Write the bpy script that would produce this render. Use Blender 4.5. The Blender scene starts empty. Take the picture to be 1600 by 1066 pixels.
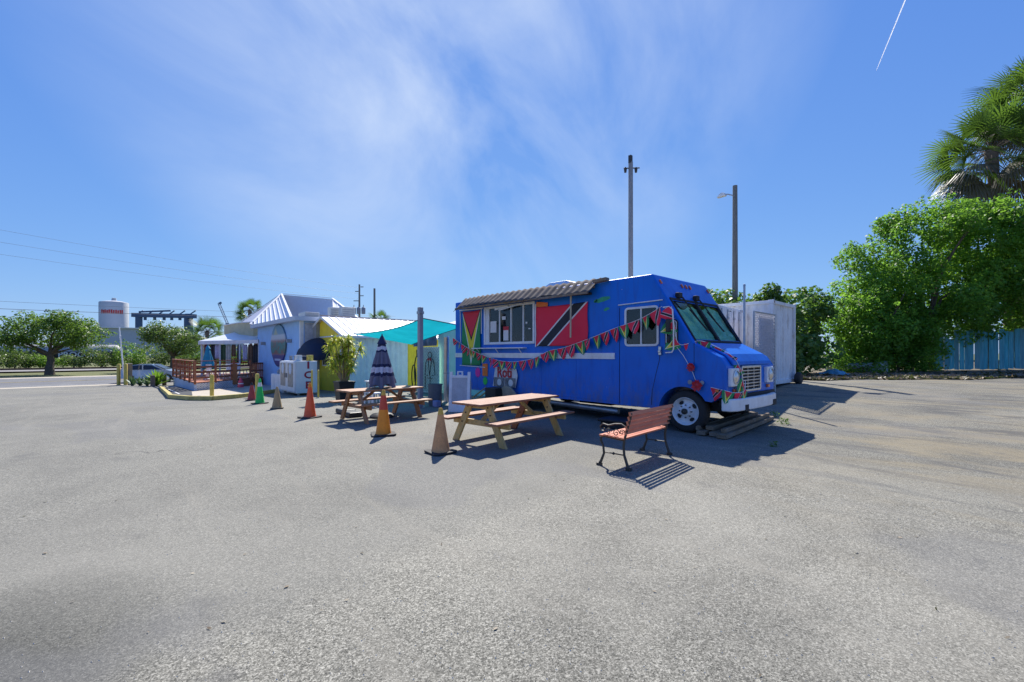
import bpy, bmesh, math, random
import numpy as np
from mathutils import Vector, Matrix
rnd = random.Random(7)
R = math.radians
S = bpy.context.scene
COL = S.collection

# ------------------------------------------------------------------ camera, sky, sun, exposure
cam = bpy.data.cameras.new('camera'); camo = bpy.data.objects.new('camera', cam); COL.objects.link(camo)
cam.sensor_width = 36; cam.lens = 15.525; cam.shift_y = 0.0119; cam.clip_start = .05; cam.clip_end = 6000
camo.location = (0, 0, 1.6); camo.rotation_euler = (R(90), 0, math.atan2(.7428, .6695))
S.camera = camo
SUN_EL = R(45.5); SUN_AZ = (-.763, .647)
world = bpy.data.worlds.new('World'); S.world = world; world.use_nodes = True
wn = world.node_tree; bg = wn.nodes['Background']
sky = wn.nodes.new('ShaderNodeTexSky'); sky.sky_type = 'NISHITA'; sky.sun_disc = False
sky.sun_elevation = SUN_EL; sky.sun_rotation = math.atan2(SUN_AZ[0], SUN_AZ[1])
sky.ozone_density = 3.0; sky.dust_density = .1; sky.air_density = 1.0
hs = wn.nodes.new('ShaderNodeCombineColor'); _sp = wn.nodes.new('ShaderNodeSeparateColor'); wn.links.new(sky.outputs[0], _sp.inputs[0])
for _i, (_k, _g) in enumerate(((.62, .755), (1.13, .607), (3.45, .28))):      # tone response of the picture's deep blue sky
    _p = wn.nodes.new('ShaderNodeMath'); _p.operation = 'POWER'; wn.links.new(_sp.outputs[_i], _p.inputs[0]); _p.inputs[1].default_value = _g
    _m = wn.nodes.new('ShaderNodeMath'); _m.operation = 'MULTIPLY'; wn.links.new(_p.outputs[0], _m.inputs[0]); _m.inputs[1].default_value = _k
    wn.links.new(_m.outputs[0], hs.inputs[_i])
tc = wn.nodes.new('ShaderNodeTexCoord')
def wmath(op, a, b=None, clamp=False):
    n = wn.nodes.new('ShaderNodeMath'); n.operation = op; n.use_clamp = clamp
    for i, v in enumerate((a, b)):
        if v is None: continue
        if isinstance(v, (int, float)): n.inputs[i].default_value = v
        else: wn.links.new(v, n.inputs[i])
    return n.outputs[0]
# thin cirrus veil: stretched noise on the sky directions
mp = wn.nodes.new('ShaderNodeMapping'); mp.inputs['Rotation'].default_value = (.4, .9, .3); mp.inputs['Scale'].default_value = (2.6, 1.0, 1.7)
wn.links.new(tc.outputs['Generated'], mp.inputs[0])
nz = wn.nodes.new('ShaderNodeTexNoise'); nz.inputs['Scale'].default_value = 1.5; nz.inputs['Detail'].default_value = 9; nz.inputs['Roughness'].default_value = .56; nz.inputs['Distortion'].default_value = .4
wn.links.new(mp.outputs[0], nz.inputs['Vector'])
sd = wn.nodes.new('ShaderNodeVectorMath'); sd.operation = 'DOT_PRODUCT'
_c = Vector((-.83 * math.cos(R(38)), .557 * math.cos(R(38)), math.sin(R(38)))).normalized()
sd.inputs[1].default_value = _c; wn.links.new(tc.outputs['Generated'], sd.inputs[0])
near = wmath('MULTIPLY', wmath('SUBTRACT', sd.outputs['Value'], .79), 5.0, True)
cl = wmath('MULTIPLY', wmath('SUBTRACT', nz.outputs['Fac'], .36), 2.2, True)
veil = wmath('MULTIPLY', wmath('MULTIPLY', cl, near), .9)
mixc = wn.nodes.new('ShaderNodeMixRGB'); mixc.inputs[2].default_value = (5.6, 6.3, 7.3, 1)
wn.links.new(veil, mixc.inputs[0]); wn.links.new(hs.outputs[0], mixc.inputs[1]); wn.links.new(mixc.outputs[0], bg.inputs[0])
bg.inputs[1].default_value = .10
sl = bpy.data.lights.new('sun', 'SUN'); sl.energy = 5.0; sl.angle = R(.55); sl.color = (1, .955, .88)
slo = bpy.data.objects.new('sun', sl); COL.objects.link(slo); slo.location = (-20, 20, 30)
_h = Vector((SUN_AZ[0], SUN_AZ[1], 0)).normalized() * math.cos(SUN_EL)
slo.rotation_euler = Vector((_h.x, _h.y, math.sin(SUN_EL))).to_track_quat('Z', 'Y').to_euler()
S.view_settings.view_transform = 'Standard'; S.view_settings.look = 'None'; S.view_settings.exposure = 0.55; S.view_settings.gamma = 1
S.render.engine = 'CYCLES'; S.cycles.use_denoising = True; S.cycles.denoising_prefilter = 'NONE'; S.cycles.max_bounces = 8; S.cycles.transparent_max_bounces = 16
S.cycles.caustics_reflective = False; S.cycles.caustics_refractive = False

# ------------------------------------------------------------------ helpers
def G(x, y):                     # lie of the land: falls towards the road, rises to the right
    s = -x
    g = -.022 * min(max(0, s - 10), 34)
    if s < 16: g += (.06 * min(max(0, y - 10), 8) + .015 * min(max(0, y - 18), 20)) * min(1, (16 - s) / 4)
    return g

class NT:
    def __init__(s, name):
        s.m = bpy.data.materials.new(name); s.m.use_nodes = True; s.t = s.m.node_tree; s.n = s.t.nodes
        s.p = s.n['Principled BSDF']; s.o = s.n['Material Output']
    def new(s, k, **kw):
        n = s.n.new(k)
        for a, b in kw.items(): setattr(n, a, b)
        return n
    def set(s, sock, v):
        if hasattr(v, 'is_linked') or hasattr(v, 'links'): s.t.links.new(v, sock)
        else:
            if sock.type == 'RGBA' and len(v) == 3: v = (*v, 1)
            sock.default_value = v
    def math(s, op, a, b=0., c=0., clamp=False):
        n = s.new('ShaderNodeMath', operation=op, use_clamp=clamp)
        for i, v in enumerate((a, b, c)): s.set(n.inputs[i], v)
        return n.outputs[0]
    def pos(s):
        return s.new('ShaderNodeNewGeometry').outputs['Position']
    def coord(s, k='Object'):
        return s.new('ShaderNodeTexCoord').outputs[k]
    def noise(s, vec, scale, detail=4, rough=.55, dist=0):
        n = s.new('ShaderNodeTexNoise'); s.set(n.inputs['Vector'], vec); n.inputs['Scale'].default_value = scale
        n.inputs['Detail'].default_value = detail; n.inputs['Roughness'].default_value = rough; n.inputs['Distortion'].default_value = dist
        return n.outputs['Fac']
    def voro(s, vec, scale, out='Color', feature='F1'):
        n = s.new('ShaderNodeTexVoronoi', feature=feature); s.set(n.inputs['Vector'], vec); n.inputs['Scale'].default_value = scale
        return n.outputs[out]
    def mapping(s, vec, scale=(1, 1, 1), rot=(0, 0, 0), loc=(0, 0, 0)):
        n = s.new('ShaderNodeMapping'); s.set(n.inputs[0], vec); n.inputs['Scale'].default_value = scale; n.inputs['Rotation'].default_value = rot; n.inputs['Location'].default_value = loc
        return n.outputs[0]
    def ramp(s, f, stops):
        n = s.new('ShaderNodeValToRGB'); s.set(n.inputs[0], f); e = n.color_ramp.elements
        while len(e) < len(stops): e.new(.5)
        for i, (p, c) in enumerate(stops):
            e[i].position = p; c = (c, c, c) if isinstance(c, (int, float)) else c; e[i].color = (*c, 1)
        return n.outputs[0]
    def mix(s, f, a, b, mode='MIX'):
        n = s.new('ShaderNodeMixRGB', blend_type=mode); s.set(n.inputs[0], f); s.set(n.inputs[1], a); s.set(n.inputs[2], b)
        return n.outputs[0]
    def bump(s, h, strength=.3, dist=.01):
        n = s.new('ShaderNodeBump'); n.inputs['Strength'].default_value = strength; n.inputs['Distance'].default_value = dist; s.set(n.inputs['Height'], h)
        s.t.links.new(n.outputs[0], s.p.inputs['Normal'])
    def xyz(s, vec):
        n = s.new('ShaderNodeSeparateXYZ'); s.set(n.inputs[0], vec); return n.outputs
    def col(s, c): s.set(s.p.inputs['Base Color'], c)
    def par(s, **k):
        for a, b in k.items(): s.set(s.p.inputs[a.replace('_', ' ')], b)

def M(name, col, rough=.6, var=.18, scale=5, bump=.15, bscale=60, bd=.004, metal=0, coat=0, stretch=None, dirt=0, dcol=(.12, .10, .08)):
    t = NT(name); P = t.pos()
    v = t.mapping(P, stretch) if stretch else P
    n1 = t.noise(v, scale, 6, .6); n2 = t.noise(v, scale * 7, 3, .6)
    f = t.math('ADD', t.math('MULTIPLY', n1, .65), t.math('MULTIPLY', n2, .35))
    lo = tuple(max(0, c * (1 - 1.6 * var)) for c in col); hi = tuple(min(1, c * (1 + 1.6 * var)) for c in col)
    c = t.ramp(f, [(.3, lo), (.7, hi)])
    if dirt:
        d = t.ramp(t.noise(t.mapping(P, (1, 1, .35)), 3.1, 7, .68), [(.52, 0.), (.72, 1.)])
        c = t.mix(t.math('MULTIPLY', d, dirt), c, dcol)
    t.col(c); t.par(Metallic=metal, Coat_Weight=coat)
    t.set(t.p.inputs['Roughness'], t.math('ADD', rough - .06, t.math('MULTIPLY', n1, .14), clamp=True))
    if bump: t.bump(t.noise(v, bscale, 4, .6), bump, bd)
    return t.m

def wood(name, a, b, rough=.65, axis=(14, 1.2, 14), grey=0):
    t = NT(name); v = t.mapping(t.coord('Object'), axis); info = t.new('ShaderNodeObjectInfo')
    vv = t.new('ShaderNodeVectorMath', operation='ADD'); t.set(vv.inputs[0], v); t.set(vv.inputs[1], t.math('MULTIPLY', info.outputs['Random'], 40.)); v = vv.outputs[0]
    n = t.noise(v, 3.0, 6, .62, .6); n2 = t.noise(t.pos(), 4, 4)
    c = t.ramp(n, [(.28, a), (.72, b)])
    c = t.mix(t.math('MULTIPLY', t.math('SUBTRACT', info.outputs['Random'], .5, clamp=True), .5), c, tuple(x * .6 for x in a))
    if grey: c = t.mix(t.ramp(n2, [(.45, 0.), (.7, grey)]), c, (.33, .29, .25))
    t.col(c); t.par(Roughness=rough); t.bump(n, .35, .003)
    return t.m

def glass(name, tint=(.75, .82, .8), ior=1.5):
    t = NT(name); t.n.remove(t.p)
    tr = t.new('ShaderNodeBsdfTransparent'); tr.inputs[0].default_value = (*tint, 1)
    gl = t.new('ShaderNodeBsdfGlossy'); gl.inputs['Roughness'].default_value = .03
    lw = t.new('ShaderNodeLayerWeight'); lw.inputs[0].default_value = .5
    fr = t.math('ADD', t.math('MULTIPLY', t.math('POWER', lw.outputs['Facing'], 5.), .94), .045)
    mx = t.new('ShaderNodeMixShader'); t.t.links.new(fr, mx.inputs[0]); t.t.links.new(tr.outputs[0], mx.inputs[1]); t.t.links.new(gl.outputs[0], mx.inputs[2])
    t.t.links.new(mx.outputs[0], t.o.inputs[0]); return t.m

def leafmat(name, dark, light, extra=None, trans=.35):
    t = NT(name); t.n.remove(t.p); P = t.pos()
    a = t.new('ShaderNodeAttribute', attribute_name='tone')
    n = t.noise(P, .55, 3)
    f = t.math('ADD', t.math('MULTIPLY', a.outputs['Fac'], .7), t.math('MULTIPLY', n, .45))
    st = [(.15, dark), (.8, light)]
    if extra: st += [(.93, light), (.99, extra)]
    c = t.ramp(f, st)
    d = t.new('ShaderNodeBsdfPrincipled'); t.set(d.inputs['Base Color'], c); d.inputs['Roughness'].default_value = .48; d.inputs['Specular IOR Level'].default_value = .35
    tl = t.new('ShaderNodeBsdfTranslucent'); t.set(tl.inputs[0], t.mix(.55, c, (.26, .48, .05), 'MIX'))
    mx = t.new('ShaderNodeMixShader'); mx.inputs[0].default_value = trans
    t.t.links.new(d.outputs[0], mx.inputs[1]); t.t.links.new(tl.outputs[0], mx.inputs[2]); t.t.links.new(mx.outputs[0], t.o.inputs[0])
    return t.m

ORG = {}
class MB:
    def __init__(s): s.v = []; s.f = []; s.mi = []; s.cur = 0
    def add(s, vs, fs):
        o = len(s.v); s.v += [tuple(p) for p in vs]
        for f in fs: s.f.append(tuple(i + o for i in f)); s.mi.append(s.cur)
        return s
    def box(s, x0, x1, y0, y1, z0, z1):
        return s.add([(x, y, z) for z in (z0, z1) for y in (y0, y1) for x in (x0, x1)],
                     [(0, 2, 3, 1), (4, 5, 7, 6), (0, 1, 5, 4), (2, 6, 7, 3), (0, 4, 6, 2), (1, 3, 7, 5)])
    def bar(s, p, q, w, h, up=(0, 0, 1)):
        p = Vector(p); q = Vector(q); d = (q - p).normalized(); u = Vector(up)
        if abs(d.dot(u)) > .98: u = Vector((1, 0, 0))
        a = d.cross(u).normalized(); b = a.cross(d).normalized(); a = a * w / 2; b = b * h / 2
        vs = [c + sa * a + sb * b for c in (p, q) for sa, sb in ((-1, -1), (1, -1), (1, 1), (-1, 1))]
        return s.add(vs, [(0, 1, 2, 3), (7, 6, 5, 4), (0, 4, 5, 1), (1, 5, 6, 2), (2, 6, 7, 3), (3, 7, 4, 0)])
    def tube(s, pts, r, n=8, closed=False, cap=True):
        P = [Vector(p) for p in pts]; rr = r if isinstance(r, (list, tuple)) else [r] * len(P); vs = []; m = len(P)
        ref = None
        for i, p in enumerate(P):
            a = P[i - 1] if (i or closed) else P[0]; b = P[(i + 1) % m] if (i < m - 1 or closed) else P[-1]
            d = (b - a).normalized()
            if ref is None: ref = Vector((0, 0, 1)) if abs(d.z) < .9 else Vector((1, 0, 0))
            x = (ref - d * ref.dot(d)).normalized(); y = d.cross(x); ref = x
            vs += [p + rr[i] * (math.cos(k * 2 * math.pi / n) * x + math.sin(k * 2 * math.pi / n) * y) for k in range(n)]
        fs = []
        for i in range(m if closed else m - 1):
            j = (i + 1) % m
            fs += [(i * n + k, i * n + (k + 1) % n, j * n + (k + 1) % n, j * n + k) for k in range(n)]
        if cap and not closed: fs += [tuple(range(n))[::-1], tuple((m - 1) * n + k for k in range(n))]
        return s.add(vs, fs)
    def lathe(s, prof, n=24, c=(0, 0, 0), axis='z', cap=True):
        vs = []; cx, cy, cz = c
        for r, h in prof:
            for k in range(n):
                a = 2 * math.pi * k / n; x, y = r * math.cos(a), r * math.sin(a)
                vs.append({'z': (cx + x, cy + y, cz + h), 'y': (cx + x, cy + h, cz + y), 'x': (cx + h, cy + x, cz + y)}[axis])
        fs = [(i * n + k, i * n + (k + 1) % n, (i + 1) * n + (k + 1) % n, (i + 1) * n + k) for i in range(len(prof) - 1) for k in range(n)]
        if cap: fs += [tuple(range(n))[::-1], tuple((len(prof) - 1) * n + k for k in range(n))]
        return s.add(vs, fs)
    def extr(s, pts, axis, a, b):            # 2-D profile swept along an axis
        n = len(pts)
        f3 = {'y': lambda p, t: (p[0], t, p[1]), 'x': lambda p, t: (t, p[0], p[1]), 'z': lambda p, t: (p[0], p[1], t)}[axis]
        return s.add([f3(p, a) for p in pts] + [f3(p, b) for p in pts],
                     [tuple(range(n)), tuple(range(2 * n - 1, n - 1, -1))] + [(i, i + n, (i + 1) % n + n, (i + 1) % n) for i in range(n)])
    def poly(s, pts): return s.add(pts, [tuple(range(len(pts)))])
    def slab(s, pts, d):                     # polygon given a thickness along vector d
        n = len(pts); d = Vector(d)
        return s.add([Vector(p) for p in pts] + [Vector(p) + d for p in pts],
                     [tuple(range(n)), tuple(range(2 * n - 1, n - 1, -1))] + [(i, i + n, (i + 1) % n + n, (i + 1) % n) for i in range(n)])
    def grid(s, fn, nu, nv):
        vs = [fn(i / nu, j / nv) for j in range(nv + 1) for i in range(nu + 1)]
        return s.add(vs, [(j * (nu + 1) + i, j * (nu + 1) + i + 1, (j + 1) * (nu + 1) + i + 1, (j + 1) * (nu + 1) + i) for j in range(nv) for i in range(nu)])
    def mesh(s, name, mats, org=None, smooth=False, fix=True):
        me = bpy.data.meshes.new(name); v = s.v
        if org is not None: v = [(p[0] - org[0], p[1] - org[1], p[2] - org[2]) for p in v]
        me.from_pydata(v, [], s.f)
        for m in (mats if isinstance(mats, (list, tuple)) else [mats]): me.materials.append(m)
        me.polygons.foreach_set('material_index', s.mi)
        if fix:
            bm = bmesh.new(); bm.from_mesh(me); bmesh.ops.recalc_face_normals(bm, faces=bm.faces); bm.to_mesh(me); bm.free()
        if smooth: me.polygons.foreach_set('use_smooth', [True] * len(me.polygons))
        return me
    def build(s, name, mats, parent=None, smooth=False, bevel=0, fix=True, seg=2):
        org = ORG.get(parent.name) if parent else None
        me = s.mesh(name, mats, org, smooth, fix)
        o = bpy.data.objects.new(name, me); COL.objects.link(o)
        if parent:
            o.parent = parent
            if org is not None: ORG[o.name] = org
        if bevel:
            b = o.modifiers.new('bevel', 'BEVEL'); b.width = bevel; b.segments = seg; b.limit_method = 'ANGLE'; b.angle_limit = R(35)
            if seg > 1: b.harden_normals = False
        if smooth and bevel is not None: autosmooth(me)
        return o

def autosmooth(me, ang=40):
    bm = bmesh.new(); bm.from_mesh(me)
    for e in bm.edges:
        if len(e.link_faces) == 2 and e.calc_face_angle(0) > R(ang): e.smooth = False
    bm.to_mesh(me); bm.free()

def tag(o, label, cat, group=None, kind=None):
    if label: o['label'] = label
    if cat: o['category'] = cat
    if group: o['group'] = group
    if kind: o['kind'] = kind
    return o
def thing(name, label, cat, loc=(0, 0, 0), rz=0, group=None):     # meshes below it are given in world metres unless rz is used
    o = bpy.data.objects.new(name, None); COL.objects.link(o); o.location = loc; o.rotation_euler = (0, 0, rz); o.empty_display_size = .2
    if not rz: ORG[o.name] = Vector(loc)
    return tag(o, label, cat, group)
def piece(me, name, parent, loc=(0, 0, 0), rot=(0, 0, 0), scale=(1, 1, 1)):
    o = bpy.data.objects.new(name, me); COL.objects.link(o); o.parent = parent
    org = ORG.get(parent.name); l = Vector(loc) - org if org is not None else Vector(loc)
    o.location = l; o.rotation_euler = rot; o.scale = scale; return o
def copy_tree(o, parent=None):
    c = o.copy(); COL.objects.link(c)
    if parent: c.parent = parent
    for ch in list(o.children): copy_tree(ch, c)
    return c
def struct(o): o['kind'] = 'structure'; return o
def text_mesh(txt, size, depth, mat, name, bold=False):
    cu = bpy.data.curves.new('t', 'FONT'); cu.body = txt; cu.size = size; cu.extrude = depth; cu.align_x = 'CENTER'; cu.align_y = 'CENTER'; cu.resolution_u = 3
    if bold: cu.offset = size * .022
    o = bpy.data.objects.new('t', cu); COL.objects.link(o); dg = bpy.context.evaluated_depsgraph_get()
    me = bpy.data.meshes.new_from_object(o.evaluated_get(dg)); me.name = name; bpy.data.objects.remove(o); bpy.data.curves.remove(cu)
    me.materials.clear(); me.materials.append(mat); return me

# ------------------------------------------------------------------ materials
def m_asphalt():
    t = NT('worn_asphalt'); P = t.pos()
    big = t.noise(P, .10, 5, .6, .8); mid = t.noise(P, .55, 6, .65, .4); fine = t.noise(P, 9, 5, .7); s3 = t.noise(P, 34, 3, .7)
    st = t.voro(P, 170); st2 = t.voro(P, 95)
    b1 = t.new('ShaderNodeRGBToBW'); t.set(b1.inputs[0], st); b2 = t.new('ShaderNodeRGBToBW'); t.set(b2.inputs[0], st2)
    g = t.math('ADD', t.math('MULTIPLY', b1.outputs[0], .42), t.math('MULTIPLY', b2.outputs[0], .30))
    g = t.math('ADD', g, t.math('MULTIPLY', s3, .28))
    c = t.ramp(g, [(.22, (.034, .032, .025)), (.36, (.122, .116, .092)), (.53, (.242, .229, .182)), (.74, (.53, .50, .405))])
    # sealed darker areas, paler scoured areas, broad and small
    c = t.mix(t.ramp(mid, [(.38, .6), (.56, 0.)]), c, (.60, .60, .61), 'MULTIPLY')
    c = t.mix(t.ramp(big, [(.38, .55), (.54, 0.)]), c, (.66, .67, .69), 'MULTIPLY')
    c = t.mix(t.ramp(t.noise(t.mapping(P, (1, 1, 1), (0, 0, 0), (31, 7, 0)), .21, 6, .66, .5), [(.50, 0.), (.66, .40)]), c, (.34, .32, .26))
    x, y, z = t.xyz(P)
    # sandy soil washed over the right-hand side
    rt = t.math('MULTIPLY', t.math('SUBTRACT', t.math('ADD', t.math('MULTIPLY', y, .75), t.math('MULTIPLY', x, .65)), 2.2), .22, clamp=True)
    sand = t.ramp(t.noise(t.mapping(P, (.5, 1.3, 1), (0, 0, .7)), .62, 7, .68, .6), [(.44, 0.), (.62, .7)])
    c = t.mix(t.math('MULTIPLY', rt, .55), c, (.62, .62, .60), 'MULTIPLY')
    c = t.mix(t.math('MULTIPLY', sand, rt), c, (.27, .222, .135))
    wear = t.ramp(t.noise(t.mapping(P, (.4, 1.6, 1), (0, 0, .75), (5, 9, 0)), 1.0, 7, .7, .5), [(.52, 0.), (.62, .8)])
    c = t.mix(t.math('MULTIPLY', wear, rt), c, (.085, .083, .078))
    oil = t.ramp(t.noise(t.mapping(P, (1, 1, 1), (0, 0, 0), (3, 17, 0)), .9, 5, .6), [(.62, 0.), (.74, .6)])
    c = t.mix(oil, c, (.075, .073, .072))
    # older, smoother grey surfacing meets a coarser pale one along a wandering seam
    fz_ = t.math('ADD', t.math('ADD', x, t.math('MULTIPLY', y, .17)), t.math('ADD', 2.45, t.math('MULTIPLY', t.noise(P, .9, 5, .6), 1.3)))
    old = t.math('SUBTRACT', 1., t.math('MULTIPLY', fz_, 2.2, clamp=True))
    c = t.mix(t.math('MULTIPLY', old, .42), c, (.178, .172, .146))
    # dark oil-soaked stain near the left front
    e1 = t.math('POWER', t.math('MULTIPLY', t.math('ADD', x, 3.55), .75), 2.); e2 = t.math('POWER', t.math('MULTIPLY', t.math('ADD', y, .75), .80), 2.)
    dk = t.math('SUBTRACT', 1.25, t.math('ADD', t.math('ADD', e1, e2), t.math('MULTIPLY', t.noise(P, 1.5, 4), .7)), clamp=True)
    c = t.mix(t.math('MULTIPLY', dk, .85, clamp=True), c, (.42, .43, .43), 'MULTIPLY')
    # tar-sealed smoother patches with fairly firm outlines, and old seams
    pn = t.noise(t.mapping(P, (.55, 1, 1), (0, 0, .5), (11, 3, 0)), .33, 4, .5, .3)
    c = t.mix(t.ramp(pn, [(.545, 0.), (.575, .55)]), c, t.mix(.55, c, (.15, .148, .143)))
    c = t.mix(t.ramp(t.noise(t.mapping(P, (.25, 2.4, 1), (0, 0, .74)), 1.1, 6, .65), [(.56, 0.), (.68, .35)]), c, (.27, .25, .20))
    c = t.mix(t.ramp(t.noise(P, 130, 2, .6), [(.66, 0.), (.70, .6)]), c, (.52, .50, .44))
    # hairline cracks
    wv = t.new('ShaderNodeVectorMath', operation='ADD'); wz = t.new('ShaderNodeTexNoise'); wz.inputs['Scale'].default_value = 1.4; wz.inputs['Detail'].default_value = 6; t.set(wz.inputs['Vector'], P)
    t.set(wv.inputs[0], P); t.set(wv.inputs[1], wz.outputs['Color'])
    ck = t.voro(wv.outputs[0], .17, 'Distance', 'DISTANCE_TO_EDGE')
    cm = t.math('MULTIPLY', t.ramp(ck, [(.0008, 1.), (.0022, 0.)]), t.ramp(t.noise(P, .25, 3), [(.62, 0.), (.68, .6)]))
    c = t.mix(cm, c, (.04, .038, .036))
    t.col(c); t.par(Roughness=.88); t.p.inputs['Specular IOR Level'].default_value = .3
    h = t.math('ADD', t.math('MULTIPLY', b1.outputs[0], .5), t.math('ADD', t.math('MULTIPLY', b2.outputs[0], .6), t.math('MULTIPLY', fine, .8)))
    t.bump(h, .35, .006); return t.m
def m_simple_ground(name, cols, scale, bump=.5, bs=30):
    t = NT(name); P = t.pos(); n = t.noise(P, scale, 7, .68, .3); n2 = t.noise(P, scale * 12, 5, .7)
    f = t.math('ADD', t.math('MULTIPLY', n, .6), t.math('MULTIPLY', n2, .4))
    k = len(cols); t.col(t.ramp(f, [(.28 + .44 * i / (k - 1), c) for i, c in enumerate(cols)])); t.par(Roughness=.9); t.bump(t.noise(P, bs, 5, .7), bump, .03); return t.m

ASPH = m_asphalt()
ROAD = m_simple_ground('road_asphalt', [(.10, .10, .105), (.15, .15, .152), (.20, .198, .19)], .5, .3, 60)
CONC = m_simple_ground('concrete', [(.36, .31, .23), (.47, .41, .31), (.55, .49, .39)], 1.2, .25, 50)
DIRT = m_simple_ground('dirt', [(.07, .055, .035), (.15, .115, .075), (.24, .20, .13)], .8)
GRASS = m_simple_ground('dry_grass', [(.05, .065, .015), (.12, .13, .035), (.25, .22, .09)], .7, .8, 14)
BALLAST = m_simple_ground('ballast', [(.14, .13, .12), (.25, .235, .215), (.38, .36, .33)], 3, .9, 12)
def m_paint():
    t = NT('blue_paint'); P = t.pos()
    n = t.noise(P, .9, 4); n2 = t.noise(t.mapping(P, (3, 3, .5)), 2.5, 7, .7)
    c = t.ramp(n, [(.3, (.001, .130, .56)), (.7, (.002, .165, .69))])
    c = t.mix(t.ramp(n2, [(.50, 0.), (.70, .5)]), c, (.02, .085, .36))            # road grime streaks
    x_, y_, z_ = t.xyz(P)
    low = t.math('MULTIPLY', t.math('SUBTRACT', 1.15, z_), 1.1, clamp=True)          # mud thrown up on the skirt
    c = t.mix(t.math('MULTIPLY', low, t.ramp(t.noise(t.mapping(P, (2, 2, 1)), 3.5, 7, .7), [(.42, 0.), (.66, .85)])), c, (.17, .155, .15))
    c = t.mix(t.ramp(t.noise(P, .45, 3), [(.50, 0.), (.72, .22)]), c, (.05, .17, .62))   # sun-faded areas
    chip = t.math('MULTIPLY', t.ramp(t.noise(P, 11, 3, .6), [(.735, 0.), (.75, 1.)]), t.ramp(t.noise(P, .7, 2), [(.48, 0.), (.62, 1.)]))
    c = t.mix(chip, c, (.45, .47, .52))
    t.col(c); t.par(Coat_Weight=.06, Coat_Roughness=.15); t.p.inputs['Specular IOR Level'].default_value = .3
    t.set(t.p.inputs['Roughness'], t.math('ADD', .30, t.math('MULTIPLY', n2, .25)))
    t.bump(t.noise(t.mapping(P, (1, 1, 1.6)), 1.7, 2, .4), .35, .03); return t.m
PAINT = m_paint()
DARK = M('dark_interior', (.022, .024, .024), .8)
RUB = M('black_rubber', (.022, .022, .023), .75, .2, 8, .3)
TYRE = M('tyre_rubber', (.026, .025, .025), .8, .3, 9, .4, 50)
WHITE = M('white_paint', (.80, .80, .80), .42, .07, 4, .1, 40, dirt=.35, dcol=(.42, .38, .32))
WHITEM = M('white_metal_roof', (.76, .76, .77), .38, .05, 2, .05, dirt=.25, dcol=(.45, .40, .36))
OFFWH = M('offwhite_frame', (.74, .75, .76), .45, .1, 6, .1, dirt=.3, dcol=(.35, .32, .28))
CHROME = M('dull_chrome', (.62, .62, .63), .28, .1, 8, .1, metal=.9)
STEEL = M('galvanised_steel', (.42, .43, .44), .45, .15, 5, .1, metal=.7)
GREY = M('grey_plastic', (.30, .305, .32), .6, .15, 5)
BLACKIRON = M('black_iron', (.045, .038, .030), .55, .3, 20, .3, 90)
BLACKP = M('black_plastic', (.018, .018, .020), .5, .2, 6)
TABLEW = wood('cedar_boards', (.23, .085, .040), (.38, .165, .085), .65, grey=.22)
TABLEP = wood('treated_pine', (.44, .29, .09), (.66, .48, .19), .6, (8, 8, 1.2), .25)
TABLER = wood('red_stain', (.26, .075, .03), (.40, .14, .06), .6, (8, 8, 1.2))
TABLEB = wood('orange_brown_timber', (.29, .12, .045), (.45, .22, .09), .6, (8, 8, 1.2), .2)
BENCHW = wood('bench_slat', (.46, .12, .055), (.70, .24, .12), .5)
OLDW = wood('weathered_plank', (.13, .095, .06), (.27, .20, .13), .8, grey=.5)
DECKW = wood('deck_timber', (.27, .075, .028), (.47, .165, .065), .6, (5, 5, 5))
TEALW = None
ORANGE = M('orange_plastic', (.90, .27, .012), .5, .12, 5, dirt=.35, dcol=(.40, .13, .03))
REDOR = M('red_orange_plastic', (.90, .115, .03), .5, .12, 5, dirt=.3, dcol=(.35, .06, .03))
TANC = M('faded_tan_plastic', (.68, .32, .125), .7, .2, 6, dirt=.45, dcol=(.32, .16, .075))
TAN2 = M('pale_tan_plastic', (.42, .29, .14), .7, .15, 6, dirt=.4, dcol=(.25, .16, .08))
GREENC = M('green_plastic', (.02, .50, .09), .5, .1, 5, dirt=.2)
DKRED = M('dark_red_plastic', (.42, .05, .045), .55, .2, 5, dirt=.3)
YEL = M('yellow_paint', (.62, .47, .085), .6, .15, 4, dirt=.45, dcol=(.25, .19, .04))
YELW = M('yellow_wall', (.92, .66, .03), .6, .10, 3, dirt=.25, dcol=(.55, .43, .06))
TEALWALL = M('pale_teal_metal', (.66, .78, .82), .5, .08, 3, dirt=.3, dcol=(.33, .40, .40))
MINT = M('mint_wall', (.48, .78, .68), .6, .06, 3)
BLUEW = M('light_blue_wall', (.33, .56, .88), .65, .08, 2, .2, 30, dirt=.2, dcol=(.24, .40, .66))
TANW = M('tan_parapet', (.50, .45, .29), .7, .1, 3)
NAVY = M('navy_fabric', (.004, .012, .040), .7, .2, 5, .2)
SAILM = None
RED = M('red_paint', (.52, .015, .03), .5, .15, 6)
AMBER = M('amber_lens', (.70, .16, .03), .25, .1, 6, 0, coat=.5)
CREAM = M('paper_white', (.72, .71, .68), .7, .05, 9, 0)
PINK = M('pink_card', (.85, .03, .33), .6, .08, 8, 0)
ORCARD = M('orange_card', (.85, .19, .03), .6, .08, 8, 0)
GRCARD = M('green_card', (.03, .62, .08), .6, .08, 8, 0)
BARK = M('bark', (.11, .085, .062), .9, .35, 7, .8, 25, .03)
POLEW = M('weathered_pole', (.19, .185, .17), .85, .25, 3, .5, 20, .01, stretch=(6, 6, .5))
POLEG = M('grey_concrete_pole', (.26, .265, .275), .8, .15, 3, .3, 30, stretch=(3, 3, .5))
FAB_TEAL = M('teal_umbrella_fabric', (.015, .24, .36), .7, .15, 6, .2)

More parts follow.
